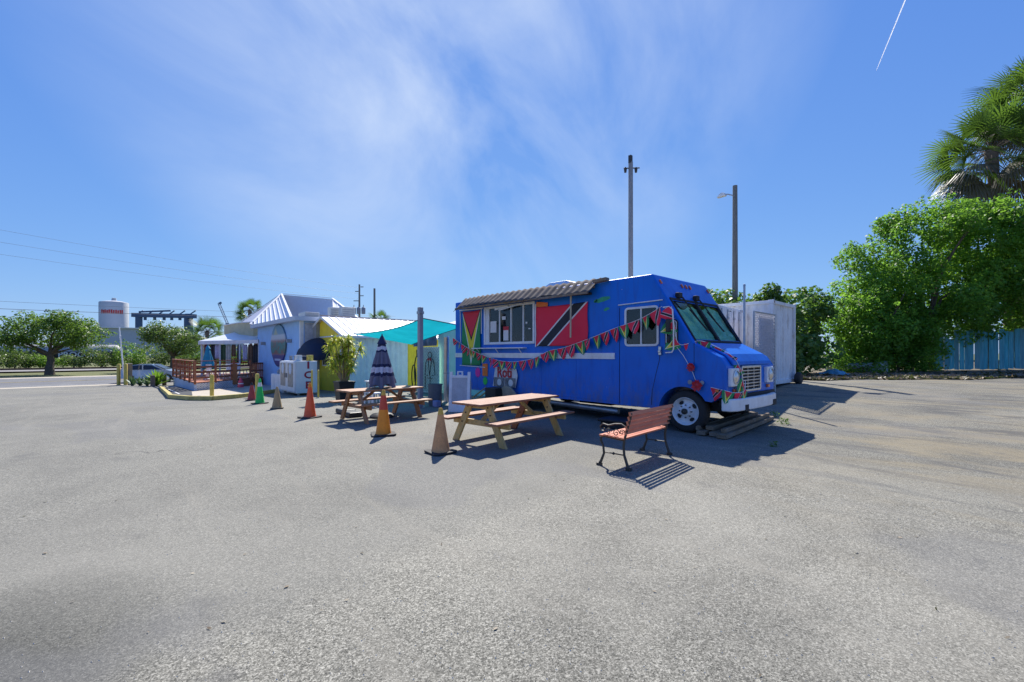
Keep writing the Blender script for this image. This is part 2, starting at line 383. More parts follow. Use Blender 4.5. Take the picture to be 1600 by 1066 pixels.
# ------------------------------------------------------------------ the setting: ground, lot, road, railway
def axis_pts(segs):
    o = []
    for a, b, n in segs: o += [a + (b - a) * i / n for i in range(n)]
    return o + [segs[-1][1]]
def sheet(name, xs, ys, dz, mat, keep=None, mask=None):
    b = MB(); nx, ny = len(xs), len(ys)
    b.v = [(x, y, G(x, y) + dz) for y in ys for x in xs]
    for j in range(ny - 1):
        for i in range(nx - 1):
            if mask and not mask(.5 * (xs[i] + xs[i + 1]), .5 * (ys[j] + ys[j + 1])): continue
            b.f.append((j * nx + i, j * nx + i + 1, (j + 1) * nx + i + 1, (j + 1) * nx + i)); b.mi.append(0)
    return struct(b.build(name, mat, None, True, fix=False, bevel=None))
sheet('ground', axis_pts([(-1500, -100, 8), (-100, 40, 70), (40, 1500, 6)]), axis_pts([(-1500, -60, 8), (-60, 60, 60), (60, 1500, 8)]), -.06, GRASS)
# the lot's far-right edge is ragged where leaf litter covers it
def edge_y(x): return 26.6 + 1.12 * x + .35 * math.sin(x * 1.3) + .25 * math.sin(x * 3.1 + 1)
b = MB(); xs = axis_pts([(-44, -16, 28), (-16, 12, 84), (12, 60, 12)])
def lot_pt(u, v):
    i = min(int(u * (len(xs) - 1) + 1e-6), len(xs) - 1); x = xs[i]
    top = max(edge_y(x), 20.5) if x > -9 else 45.
    if -9 < x < -6: top = 45 + (20.5 - 45) * (x + 9) / 3
    top = min(top, 70); y = -40 + (top + 40) * v
    return (x, y, G(x, y))
b.grid(lot_pt, len(xs) - 1, 110); struct(b.build('parking_lot', ASPH, None, True, fix=False, bevel=None))
sheet('road', axis_pts([(-61, -45.2, 4)]), axis_pts([(-500, 500, 40)]), -.004 + .0, ROAD)
sheet('road_shoulder', axis_pts([(-45.2, -43.6, 2)]), axis_pts([(-500, 500, 40)]), .004, CONC)
sheet('far_shoulder', axis_pts([(-63.5, -61, 2)]), axis_pts([(-500, 500, 40)]), -.01, CONC)
LINEW = M('road_marking_white', (.55, .55, .53), .7, .2, 3); LINEY = M('road_marking_yellow', (.45, .33, .06), .7, .25, 3)
for nm, x, m in (('road_edge_line', -60.2, LINEW), ('road_edge_line', -46.2, LINEW), ('road_centre_line', -53.0, LINEY), ('road_centre_line', -53.35, LINEY)):
    sheet(nm, [x - .07, x + .07], axis_pts([(-300, 300, 30)]), .004, m)
sheet('railway_ballast', axis_pts([(-96, -80, 6)]), axis_pts([(-400, 400, 40)]), .12, BALLAST)
DIRTP = sheet('bare_soil', axis_pts([(-9, 45, 40)]), axis_pts([(20, 75, 40)]), -.03, DIRT)
RUST = M('rusty_rail', (.10, .055, .035), .6, .3, 3)
for x in (-88.7, -87.2):
    b = MB(); b.extr([(x - .07, -.62), (x + .07, -.62), (x + .02, -.58), (x + .02, -.48), (x + .04, -.45), (x + .04, -.42), (x - .04, -.42), (x - .04, -.45), (x - .02, -.48), (x - .02, -.58)], 'y', -300, 300)
    o = b.build('rail', RUST); tag(o, 'dark steel rail of the track, %s' % ('nearer the road' if x > -88 else 'farther from the road'), 'rail', 'rails of the track beyond the road')

# ------------------------------------------------------------------ the blue food truck
YS, YF = 8.48, 11.0
truck = thing('food_truck', 'bright blue step van food truck with corrugated awning and flags on its side', 'food truck', (-8, 9.74, 0))
arch = [(-4.29 + .53 * math.cos(a), .40 + .53 * math.sin(a)) for a in [R(20 + 155 * i / 14) for i in range(15)]]
prof = [(-12.25, .44), (-12.25, 3.29), (-4.97, 3.29), (-4.06, 1.80), (-3.55, 1.53), (-3.44, 1.36), (-3.43, .80), (-3.60, .74), (-3.72, .66)] + arch[1:] + [(-4.86, .44)]
rprof = None
b = MB(); b.extr(prof[::-1], 'y', YS, YF)
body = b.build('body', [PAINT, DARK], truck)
bm = bmesh.new(); bm.from_mesh(body.data)
ed = []
for e in bm.edges:
    a, c = e.verts[0].co, e.verts[1].co; zs = (a.z + c.z) / 2; along = abs(a.y - c.y) > 1
    if zs > 1.2 and not (along and abs(zs - 1.8) < .05): ed.append(e)
bmesh.ops.bevel(bm, geom=ed, offset=.05, segments=4, affect='EDGES', profile=.6)
bm.to_mesh(body.data); bm.free()
# openings cut through the skin, with the dark hollow inside
def ws(z, off=0):                 # x of the slanted windscreen plane at height z
    return -4.97 + (3.29 - z) * (.91 / 1.49) + off
cut = MB()
cut.box(-11.9, -6.1, YS + .06, YF - .06, .75, 3.2); cut.box(-6.0, -5.05, YS + .06, YF - .06, .75, 3.0)
cut.extr([(-5.1, 1.0), (-4.75, 1.0), (ws(1.86, -.12), 1.86), (ws(2.73, -.12), 2.73), (-5.1, 2.9)], 'y', YS + .06, YF - .06)
cut.box(-10.60, -8.54, YS - .2, YS + .2, 1.93, 2.94)
cut.box(-5.60, -4.85, YS - .2, YS + .2, 1.79, 2.57)
cut.box(-4.63, -4.42, YS - .2, YS + .2, 1.79, 2.25)
for y0, y1 in ((8.64, 9.70), (9.78, 10.84)):
    cut.extr([(ws(1.88, -.25), 1.88), (ws(1.88, .25), 1.88), (ws(2.70, .25), 2.70), (ws(2.70, -.25), 2.70)], 'y', y0, y1)
cuto = cut.build('cutter', [DARK], None); cuto.location = (0, 0, 0)
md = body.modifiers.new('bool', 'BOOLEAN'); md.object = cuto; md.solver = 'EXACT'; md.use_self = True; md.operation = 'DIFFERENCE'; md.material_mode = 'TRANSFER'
bpy.context.view_layer.update()
me2 = bpy.data.meshes.new_from_object(body.evaluated_get(bpy.context.evaluated_depsgraph_get())); body.modifiers.clear(); body.data = me2; me2.name = 'body'
bpy.data.objects.remove(cuto)
me2.polygons.foreach_set('use_smooth', [True] * len(me2.polygons)); autosmooth(me2, 32)
GL = glass('window_glass', (.86, .90, .88)); GLW = glass('windscreen_glass', (.90, .97, .95))
def frame_y(b, x0, x1, z0, z1, w, y0, y1):       # rectangular ring in the side plane
    b.box(x0, x1, y0, y1, z1 - w, z1); b.box(x0, x1, y0, y1, z0, z0 + w); b.box(x0, x0 + w, y0, y1, z0 + w, z1 - w); b.box(x1 - w, x1, y0, y1, z0 + w, z1 - w)
def ring(b, x0, x1, z0, z1, r, w, y0, y1, n=6):  # rounded ring
    def loop(i):
        o = []
        for cx, cz, a0 in ((x1 - r, z1 - r, 0), (x0 + r, z1 - r, 90), (x0 + r, z0 + r, 180), (x1 - r, z0 + r, 270)):
            o += [(cx + (r - i) * math.cos(R(a0 + 90 * k / n)), cz + (r - i) * math.sin(R(a0 + 90 * k / n))) for k in range(n + 1)]
        return o
    A, B = loop(0), loop(w); k = len(A)
    vs = [(x, y0, z) for x, z in A] + [(x, y0, z) for x, z in B] + [(x, y1, z) for x, z in A] + [(x, y1, z) for x, z in B]
    fs = []
    for i in range(k):
        j = (i + 1) % k
        fs += [(i, j, k + j, k + i), (2 * k + i, 3 * k + i, 3 * k + j, 2 * k + j), (i, 2 * k + i, 2 * k + j, j), (k + i, k + j, 3 * k + j, 3 * k + i)]
    b.add(vs, fs)
# serving window
b = MB(); frame_y(b, -10.67, -8.47, 1.86, 3.01, .07, YS - .035, YS + .06); b.box(-10.60, -10.44, YS - .012, YS + .05, 1.93, 2.94)
sw = b.build('serving_window', OFFWH, truck, bevel=.006)
for i, (x0, x1) in enumerate(((-10.44, -9.99), (-9.95, -9.48), (-9.44, -8.97), (-8.93, -8.54))):
    b = MB(); b.box(x0, x1, YS + .02, YS + .026, 1.93, 2.94); b.build('pane', GL, sw)
for x in (-9.97, -9.46, -8.95):
    b = MB(); b.box(x - .022, x + .022, YS + .004, YS + .05, 1.93, 2.94); b.build('mullion', OFFWH, sw)
for x0, x1, z0, z1, m in ((-10.40, -10.12, 2.22, 2.56, CREAM), (-9.80, -9.58, 1.97, 2.27, CREAM), (-9.81, -9.57, 2.27, 2.38, RED), (-9.86, -9.70, 2.58, 2.68, CREAM), (-8.86, -8.79, 2.42, 2.47, CREAM), (-8.75, -8.66, 2.26, 2.29, CREAM)):
    b = MB(); b.box(x0, x1, YS + .012, YS + .016, z0, z1); b.build('notice', m, sw)
# things seen through the serving hatch: shelf, hood, counter
b = MB(); b.box(-11.6, -6.4, 10.2, 10.9, 1.55, 1.62); b.build('counter', STEEL, truck)
b = MB(); b.box(-10.4, -8.3, 10.3, 10.9, 2.5, 2.85); b.build('extractor_hood', STEEL, truck)
SHV = M('stored_goods', (.16, .19, .10), .7, .5, 9)
for k in range(14):
    x = -11.3 + .33 * k; h = rnd.uniform(.12, .38); b = MB(); b.lathe([(.06, 0), (.075, h * .7), (.04, h * .85), (.04, h)], 8, (x, 10.5 + rnd.uniform(-.1, .2), 1.62)); b.build('jar', SHV, truck, True)
# service shelf under the hatch and white rub rail
b = MB(); b.box(-11.13, -8.80, YS - .16, YS - .002, 1.735, 1.765)
for x in (-10.9, -10.0, -9.0): b.bar((x, YS - .13, 1.735), (x, YS - .004, 1.60), .02, .02)
b.build('service_shelf', WHITE, truck, bevel=.004)
b = MB()
for z0, z1, d in ((1.465, 1.51, .022), (1.51, 1.56, .030), (1.56, 1.605, .022)): b.box(-12.22, -5.90, YS - d, YS - .001, z0, z1)
b.build('rub_rail', WHITE, truck, bevel=.004)
# cab door: proud seam, window, gutter, handle
b = MB(); b.box(-5.815, -5.785, YS - .014, YS - .001, .46, 2.64); b.build('door_seam', PAINT, truck, bevel=.004)
b = MB(); b.box(-5.783, -5.775, YS - .004, YS - .001, .46, 2.62); b.build('door_gap', RUB, truck)
b = MB(); pts = [(-4.79, 2.62), (-4.79, 1.62), (-4.80, 1.45), (-4.87, 1.2), (-4.93, .95), (-4.965, .80), (-4.985, .5)]
for p, q in zip(pts, pts[1:]): b.bar((p[0], YS - .002, p[1]), (q[0], YS - .002, q[1]), .007, .008)
b.build('door_gap', RUB, truck)
b = MB(); b.bar((-5.80, YS - .016, 2.685), (-4.72, YS - .016, 2.71), .03, .022); b.build('rain_gutter', OFFWH, truck, bevel=.004)
dw = MB(); ring(dw, -5.64, -4.81, 1.75, 2.61, .09, .045, YS - .02, YS + .02); dwo = dw.build('door_window', OFFWH, truck)
b = MB(); b.box(-5.245, -5.215, YS - .012, YS + .018, 1.79, 2.57); b.build('mullion', OFFWH, dwo)
for x0, x1 in ((-5.60, -5.245), (-5.215, -4.85)):
    b = MB(); b.box(x0, x1, YS + .005, YS + .010, 1.79, 2.57); b.build('pane', GL, dwo)
b = MB(); ring(b, -4.665, -4.385, 1.745, 2.29, .07, .04, YS - .018, YS + .02); cw = b.build('quarter_window', RUB, truck)
b = MB(); ring(b, -4.645, -4.405, 1.77, 2.27, .06, .018, YS - .026, YS - .0181); b.build('trim', OFFWH, cw)
b = MB(); b.box(-4.63, -4.42, YS + .005, YS + .010, 1.79, 2.25); b.build('pane', GL, cw)
b = MB(); b.box(-4.80, -4.74, YS - .05, YS - .002, 1.56, 1.74); b.lathe([(.03, -.07), (.035, -.03), (.02, 0)], 12, (-4.77, YS, 1.64), 'y'); b.build('door_handle', CHROME, truck, bevel=.008)
# mirror on its white loop
b = MB(); b.tube([(-4.62, YS, 2.52), (-4.60, YS - .20, 2.53), (-4.45, YS - .24, 2.53), (-4.38, YS - .24, 2.47), (-4.36, YS - .24, 2.1), (-4.36, YS - .24, 1.68), (-4.40, YS - .23, 1.62), (-4.55, YS - .2, 1.61), (-4.66, YS, 1.61)], .014, 8)
ml = b.build('mirror_arm', WHITE, truck, True)
b = MB(); b.box(-4.47, -4.41, YS - .36, YS - .17, 2.02, 2.28); b.build('mirror_head', BLACKP, ml, bevel=.02)
b = MB(); b.lathe([(.02, -.03), (.08, -.02), (.085, 0), (.05, .015)], 16, (-4.44, YS - .25, 1.88), 'x'); b.build('convex_mirror', BLACKP, ml, True)
# windscreen
def wsp(y, z, d=0): n = Vector((1.49, 0, .91)).normalized(); return Vector((ws(z), y, z)) + n * d
wso = MB()
for (y0, z0), (y1, z1), w in (((8.60, 1.84), (10.88, 1.84), .05), ((8.60, 2.74), (10.88, 2.74), .05), ((8.61, 1.84), (8.61, 2.74), .05), ((10.87, 1.84), (10.87, 2.74), .05), ((9.74, 1.84), (9.74, 2.74), .085)):
    wso.bar(wsp(y0, z0, .006), wsp(y1, z1, .006), w, .03, (1.49, 0, .91))
wo = wso.build('windscreen', RUB, truck, bevel=.005)
for y0, y1 in ((8.63, 9.71), (9.77, 10.85)):
    b = MB(); b.slab([wsp(y0, 1.86, -.02), wsp(y1, 1.86, -.02), wsp(y1, 2.72, -.02), wsp(y0, 2.72, -.02)], (.004, 0, .003)); b.build('pane', GLW, wo)
def m_shade():
    t = NT('foil_sunshade'); P = t.pos(); n = t.noise(P, 6, 5, .6, 1.0)
    t.col(t.ramp(n, [(.3, (.20, .62, .44)), (.6, (.38, .80, .60)), (.8, (.62, .9, .74))])); t.par(Roughness=.4, Metallic=.25); t.bump(t.voro(P, 9, 'Distance'), .5, .03); return t.m
FOIL = m_shade()
for y0, y1, zt in ((8.66, 9.69, 2.60), (9.79, 10.83, 2.66)):
    b = MB(); b.grid(lambda u, v: wsp(y0 + (y1 - y0) * u, 1.80 + (zt - 1.80 + .05 * math.sin(u * 7 + y0)) * v, -.05 - .02 * math.sin(u * 23 + 3 * v) * math.sin(v * 11 + u * 5)), 26, 14)
    b.build('sunshade', FOIL, truck, True, fix=False, bevel=None)
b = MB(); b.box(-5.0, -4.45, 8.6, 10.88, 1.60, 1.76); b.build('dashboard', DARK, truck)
b = MB(); b.lathe([(.20, -.012), (.215, 0), (.20, .012)], 20, (-4.95, 10.2, 1.9), 'x'); b.build('steering_wheel', BLACKP, truck)
for y in (8.95, 10.1):
    b = MB(); b.box(-5.85, -5.4, y, y + .5, 1.0, 1.45); b.box(-5.9, -5.78, y, y + .5, 1.45, 2.05); b.build('cab_seat', BLACKP, truck, bevel=.05)
# wipers hang from the header
for y, yl in ((8.98, 9.22), (9.78, 10.06)):
    for dy in (0, .05):
        b = MB(); b.tube([wsp(y + dy, 2.82, .03), wsp(y + dy + .02, 2.76, .08), wsp(yl + dy * .5, 2.30, .05)], [.012, .010, .007], 6)
        b.bar(wsp(yl - .10 + dy, 2.52, .035), wsp(yl + .13 + dy, 2.06, .035), .018, .014); b.build('wiper', RUB, truck)
    b = MB(); b.box(ws(2.83) - .0, ws(2.83) + .10, y - .06, y + .10, 2.78, 2.90); b.build('wiper_motor', RUB, truck, bevel=.02)
# marker lamps
for y in (8.62, 9.55, 9.74, 9.93, 10.86):
    b = MB(); p = wsp(y, 3.11, 0); n = Vector((1.49, 0, .91)).normalized()
    b.bar(p - n * .002, p + n * .035, .10, .05, (0, 1, 0)); b.build('marker_lamp', AMBER, truck, bevel=.012)
# hood shell, nose, grille, headlights, bumper
b = MB(); b.extr([(-4.04, 1.80), (-4.0, 1.815), (-3.56, 1.585), (-3.42, 1.44), (-3.40, 1.37), (-3.43, 1.37), (-3.56, 1.54)], 'y', 8.72, 10.76); b.build('hood', PAINT, truck, bevel=.018, seg=3)
b = MB(); b.bar((-4.055, YS - .001, 1.80), (-4.055, YS - .001, .95), .010, .006); b.build('fender_seam', RUB, truck)
gr = MB(); ring2 = [(9.09, .86), (10.07, .86), (10.07, 1.33), (9.09, 1.33)]
for (a, c), (d, e) in zip(ring2, ring2[1:] + ring2[:1]): gr.bar((-3.405, a, c), (-3.405, d, e), .045, .05, (1, 0, 0))
gro = gr.build('grille', CHROME, truck, bevel=.008)
b = MB(); b.box(-3.435, -3.425, 9.1, 10.06, .87, 1.32); b.build('grille_back', RUB, gro)
for k in range(6):
    b = MB(); z = .935 + .064 * k; b.box(-3.42, -3.395, 9.11, 10.05, z - .010, z + .010); b.build('grille_bar', CHROME, gro, bevel=.004)
for y in (9.42, 9.74):
    b = MB(); b.box(-3.425, -3.40, y - .010, y + .010, .88, 1.31); b.build('grille_post', CHROME, gro)
LENS = glass('lamp_lens', (.9, .92, .92))
for yc in (8.73, 10.60):
    b = MB(); b.box(-3.445, -3.365, yc - .185, yc + .185, .97, 1.315); ho = b.build('headlight', WHITE, truck, bevel=.02)
    b = MB(); b.lathe([(.135, 0), (.135, .018), (.118, .022), (.112, -.01)], 24, (-3.365, yc, 1.145), 'x'); b.build('bezel', CHROME, ho, True)
    b = MB(); b.lathe([(.112, .008), (.09, .022), (.05, .032), (.005, .035)], 24, (-3.362, yc, 1.145), 'x'); b.build('lamp', CHROME, ho, True)
for x, y, z, s in ((-3.40, 10.56, .90, .055), (-3.41, 8.78, .88, .05)):
    b = MB(); b.box(x - .03, x + .02, y - s, y + s, z - .035, z + .035); b.build('turn_signal', AMBER, truck, bevel=.012)
b = MB(); b.box(-3.64, -3.56, YS - .03, YS + .02, .86, .92); b.build('side_marker', AMBER, truck, bevel=.01)
bp = [(-3.52, 8.44), (-3.36, 8.48), (-3.28, 8.62), (-3.24, 9.2), (-3.23, 9.70), (-3.24, 10.2), (-3.28, 10.66), (-3.36, 10.82), (-3.52, 10.87)]
b = MB(); k = len(bp); inn = [(x - .10, y + (.06 if y < 9 else -.06 if y > 10.5 else 0)) for x, y in bp]; inn[0] = (-3.5, 8.49); inn[-1] = (-3.5, 10.80)
poly = bp + inn[::-1]; b.extr(poly, 'z', .51, .745); b.build('bumper', WHITE, truck, True, bevel=.022, seg=3)
b = MB(); b.box(-3.48, -3.25, 8.9, 9.1, .5, .62); b.box(-3.48, -3.25, 10.4, 10.6, .5, .62); b.build('bumper_bracket', RUB, truck)
b = MB(); b.box(-3.62, -3.38, 8.6, 10.9, .60, .80); b.build('front_valance', RUB, truck)
# roof fittings
b = MB(); b.box(-8.75, -7.75, 9.3, 10.2, 3.28, 3.40); b.extr([(-8.85, 3.40), (-8.85, 3.50), (-8.6, 3.60), (-8.0, 3.60), (-7.65, 3.50), (-7.65, 3.40)], 'y', 9.2, 10.3); b.build('roof_vent', WHITEM, truck, bevel=.02)
# running gear
b = MB(); b.box(-12.1, -3.6, 9.15, 9.25, .42, .56); b.box(-12.1, -3.6, 10.23, 10.33, .42, .56); b.box(-4.35, -4.15, 8.7, 10.8, .36, .46); b.box(-9.4, -9.2, 8.7, 10.8, .36, .48); b.box(-7.6, -6.6, 9.3, 10.2, .28, .46); b.box(-3.9, -3.6, 8.9, 10.6, .44, .62)
b.build('chassis', RUB, truck)
RIM = M('white_wheel_paint', (.76, .76, .76), .5, .08, 6, .1, dirt=.35, dcol=(.25, .22, .2))
def wheel_mesh():
    t = MB(); prof = [(.268, -.10), (.285, -.125), (.36, -.125), (.405, -.105), (.425, -.07), (.43, -.03), (.43, .03), (.425, .07), (.405, .105), (.36, .125), (.285, .12), (.27, .10)]
    t.lathe(prof, 40, axis='y', cap=False)
    r = MB(); r.lathe([(.27, .10), (.27, -.10), (.285, -.118), (.278, -.128), (.262, -.115), (.245, -.055), (.225, -.035), (.16, -.045), (.145, -.075), (.10, -.095), (.095, -.125), (.06, -.13)], 40, axis='y', cap=False)
    r.lathe([(.095, -.12), (.01, -.12)], 24, axis='y', cap=False)
    return t.mesh('tyre', TYRE, None, True), r.mesh('rim', RIM, None, True)
tm, rm = wheel_mesh(); autosmooth(tm, 45); autosmooth(rm, 45)
hb = MB(); hb.lathe([(.052, 0), (.052, .012)], 16, axis='y'); holes = hb.mesh('hand_hole', RUB)
nb = MB(); nb.lathe([(.055, -.13), (.06, -.17), (.04, -.18), (.005, -.181)], 18, axis='y', cap=False)
for k in range(8): nb.lathe([(.013, -.085), (.013, -.12), (.004, -.122)], 6, (.125 * math.cos(k * math.pi / 4), 0, .125 * math.sin(k * math.pi / 4)), 'y', False)
hubm = nb.mesh('hub', BLACKIRON, None, True)
for nm, x, y, f in (('wheel', -4.27, 8.66, 1), ('wheel', -4.27, 10.82, -1), ('wheel', -9.3, 8.68, 1), ('wheel', -9.3, 10.80, -1)):
    o = piece(tm, nm, truck, (x, y, .43 + G(x, y)), (0, 0, 0 if f > 0 else math.pi))
    ORG.pop(o.name, None)
    for mm, n2 in ((rm, 'rim'), (hubm, 'hub')):
        q = bpy.data.objects.new(n2, mm); COL.objects.link(q); q.parent = o
    for a in (35, 125, 215, 305):
        q = bpy.data.objects.new('hand_hole', holes); COL.objects.link(q); q.parent = o; q.location = (.192 * math.cos(R(a)), -.060, .192 * math.sin(R(a))); q.rotation_euler = (0, -R(a), 0); q.scale = (.62, 1, 1)
# awning: a corrugated sheet let down from the roof edge on a frame
TIN = M('weathered_corrugated_sheet', (.135, .118, .106), .95, .3, 2.2, .25, 40, dirt=.6, dcol=(.18, .12, .09))
x0, x1 = -11.86, -6.40; N = 260
def awn(u, v):
    x = x0 + (x1 - x0) * u; wv = .015 * math.sin((x - x0) / .235 * 2 * math.pi)
    tip = .10 * max(0, .06 - u) / .06
    return (x, YS + .12 - .46 * v - .04 * math.sin(u * 5), 3.39 - .36 * v + wv + .03 * math.sin(u * 6.1) * v - tip * v)
b = MB(); b.grid(awn, N, 5); TIN.node_tree.nodes['Principled BSDF'].inputs['Specular IOR Level'].default_value = .08; aw = b.build('awning', TIN, truck, True, fix=False, bevel=None)
sm = aw.modifiers.new('thick', 'SOLIDIFY'); sm.thickness = .008
b = MB(); b.bar((-11.8, YS - .30, 3.02), (-6.45, YS - .30, 3.01), .05, .05); b.build('awning_batten', OLDW, aw)
b = MB(); b.bar((-11.75, YS - .05, 3.19), (-6.45, YS - .05, 3.17), .05, .05); b.build('awning_batten', OLDW, aw)
b = MB(); b.bar((-6.40, YS - .12, 3.27), (-6.05, YS - .08, 3.30), .16, .07); b.build('awning_end', OLDW, aw)
b = MB(); b.bar((-7.95, YS - .30, 3.06), (-6.55, YS - .02, 3.02), .03, .05); b.build('awning_strut', RUB, aw)
b = MB(); b.tube([(-7.04, YS - .20, 3.06), (-7.05, YS - .20, 1.98)], .022, 8); b.build('prop_pole', M('bamboo_prop', (.50, .44, .30), .6), aw, True)
b = MB(); b.bar((-10.1, YS - .06, 2.90), (-9.5, YS - .06, 2.955), .03, .05); b.bar((-9.9, YS - .08, 2.86), (-8.9, YS - .08, 2.98), .03, .03); b.build('light_bar', WHITE, aw)
# scuffs of an older green coat showing through
SCUF = M('old_green_paint', (.03, .34, .18), .6, .3, 9, 0)
for cx, cz, w, h in ((-6.25, 2.86, .26, .07), (-6.15, 2.62, .10, .04), (-6.13, 1.99, .10, .05), (-6.45, 2.84, .06, .05)):
    pts = [(cx + w * math.cos(a) * rnd.uniform(.6, 1.1), YS - .003, cz + h * math.sin(a) * rnd.uniform(.5, 1.1) + .15 * w * math.cos(a)) for a in [2 * math.pi * k / 18 for k in range(18)]]
    b = MB(); b.slab(pts, (0, .002, 0)); b.build('paint_scuff', SCUF, truck)
# sheet-metal joints and rivet lines on the cargo side
for x in (-11.05, -9.85, -8.25, -7.05):
    for za, zb in ((.50, 1.45), (1.62, 1.84 if -10.7 < x < -8.4 else 3.20)):
        b = MB(); b.box(x - .018, x + .018, YS - .0035, YS + .002, za, zb); b.build('panel_joint', PAINT, truck)
b = MB(); b.box(-12.2, -6.0, YS - .006, YS + .002, 3.19, 3.235); b.build('roof_rail', PAINT, truck, bevel=.003)
b = MB(); b.box(-12.2, -5.9, YS - .005, YS + .002, .50, .535); b.build('skirt_rail', PAINT, truck, bevel=.003)
b = MB()
def riv(x, z): b.lathe([(.0075, 0), (.006, -.004), (.002, -.0055)], 6, (x, YS - .004, z), 'y', False)
for i in range(78): riv(-12.15 + .079 * i, 3.212); riv(-12.15 + .079 * i, .518)
for x in (-11.05, -9.85, -8.25, -7.05, -5.95, -12.19):
    for i in range(13): riv(x, .56 + .072 * i)
    for i in range(20):
        z = 1.66 + .08 * i
        if not (-10.72 < x < -8.42 and z > 1.84): riv(x, z)
rv = b.build('rivets', PAINT, truck); rv['kind'] = 'stuff'
# exhaust / loose pipes slung under the skirt
b = MB(); b.tube([(-8.6, 8.75, .30), (-5.9, 8.62, .26)], .055, 10); b.tube([(-8.2, 8.95, .22), (-6.2, 8.85, .2)], .045, 10); b.build('under_pipe', STEEL, truck, True)

# ------------------------------------------------------------------ flags, bunting and signs on the truck
def flag_mat(name, kind, k=1.):
    t = NT(name); x, y, z = t.xyz(t.coord('Generated'))
    u = x; v = t.math('SUBTRACT', 1., z)                 # v runs down from the top edge
    def band(val, w): return t.math('LESS_THAN', t.math('ABSOLUTE', val), w)
    if kind == 'diag':
        d = t.math('SUBTRACT', u, t.math('SUBTRACT', .86, t.math('MULTIPLY', v, .72)))
        c = t.mix(band(d, .135), (.85, .014, .055), (.72, .72, .72)); c = t.mix(band(d, .10), c, (.012, .013, .02))
    else:
        a = t.math('MULTIPLY', t.math('ABSOLUTE', t.math('SUBTRACT', t.math('MULTIPLY', u, 2.), 1.)), k)
        def tri(tip, off=0): return t.math('GREATER_THAN', t.math('SUBTRACT', t.math('SUBTRACT', 1., t.math('DIVIDE', v, tip)), t.math('ADD', a, off)), 0.)
        c = t.mix(tri(1.), (.014, .26, .075), (.78, .80, .78)); c = t.mix(tri(.96, .05), c, (.85, .68, .03))
        c = t.mix(tri(.56), c, (.012, .012, .012)); c = t.mix(tri(.51, .05), c, (.78, .018, .05))
    c = t.mix(t.math('MULTIPLY', t.noise(t.pos(), 3, 4), .10), c, (.25, .25, .27))
    t.col(c); t.par(Roughness=.75); t.bump(t.noise(t.coord('Object'), 160, 2), .1, .002); return t.m
PFD, PFG = flag_mat('diagonal_pennant_print', 'diag'), flag_mat('arrowhead_pennant_print', 'arrow', 1.55)
FD, FG = flag_mat('diagonal_flag_print', 'diag'), flag_mat('arrowhead_flag_print', 'arrow')
def cloth_flag(name, label, x0, x1, z0, z1, mat, ph, slack=.03):
    o = thing(name, label, 'flag', (x0, YS - .05, z0))
    b = MB()
    def f(u, v):
        x = x0 + (x1 - x0) * u; z = z1 - (z1 - z0) * v
        return (x + .012 * math.sin(v * 9 + ph), YS - .030 - slack * .5 * (1 + math.sin(u * 8 + ph + 2 * v)) * (.25 + v * .75), z - .02 * math.sin(u * math.pi) * (1 - v))
    b.grid(f, 24, 24); c = b.build('cloth', mat, o, True, fix=False, bevel=None)
    s = c.modifiers.new('t', 'SOLIDIFY'); s.thickness = .003
    return o
f1 = cloth_flag('national_flag', 'tall green flag with yellow and red arrowheads hung left of the serving window', -11.78, -10.83, 1.22, 2.95, FG, .4)
b = MB(); b.bar((-11.95, YS - .03, 3.0), (-10.72, YS - .03, 2.985), .03, .035); b.bar((-11.95, YS - .02, 1.205), (-10.62, YS - .02, 1.165), .02, .02); b.bar((-11.93, YS - .02, 2.99), (-11.90, YS - .02, 1.95), .025, .02); b.bar((-10.80, YS - .02, 2.99), (-10.80, YS - .02, 2.2), .025, .02); b.build('pole', WHITE, f1)
f2 = cloth_flag('national_flag', 'red flag with white-edged black diagonal hung right of the serving window', -8.40, -6.66, 1.79, 2.84, FD, 2.1, .022)
b = MB(); b.bar((-8.425, YS - .02, 2.92), (-8.425, YS - .02, 1.77), .03, .03); b.build('side_batten', WHITE, f2)
b = MB(); b.grid(lambda u, v: (-8.40 + .42 * u, YS - .03 - .02 * math.sin(u * 6), 2.98 - .13 * v - .05 * u), 6, 3); b.build('top_scrap', ORCARD, f2, True, fix=False, bevel=None)

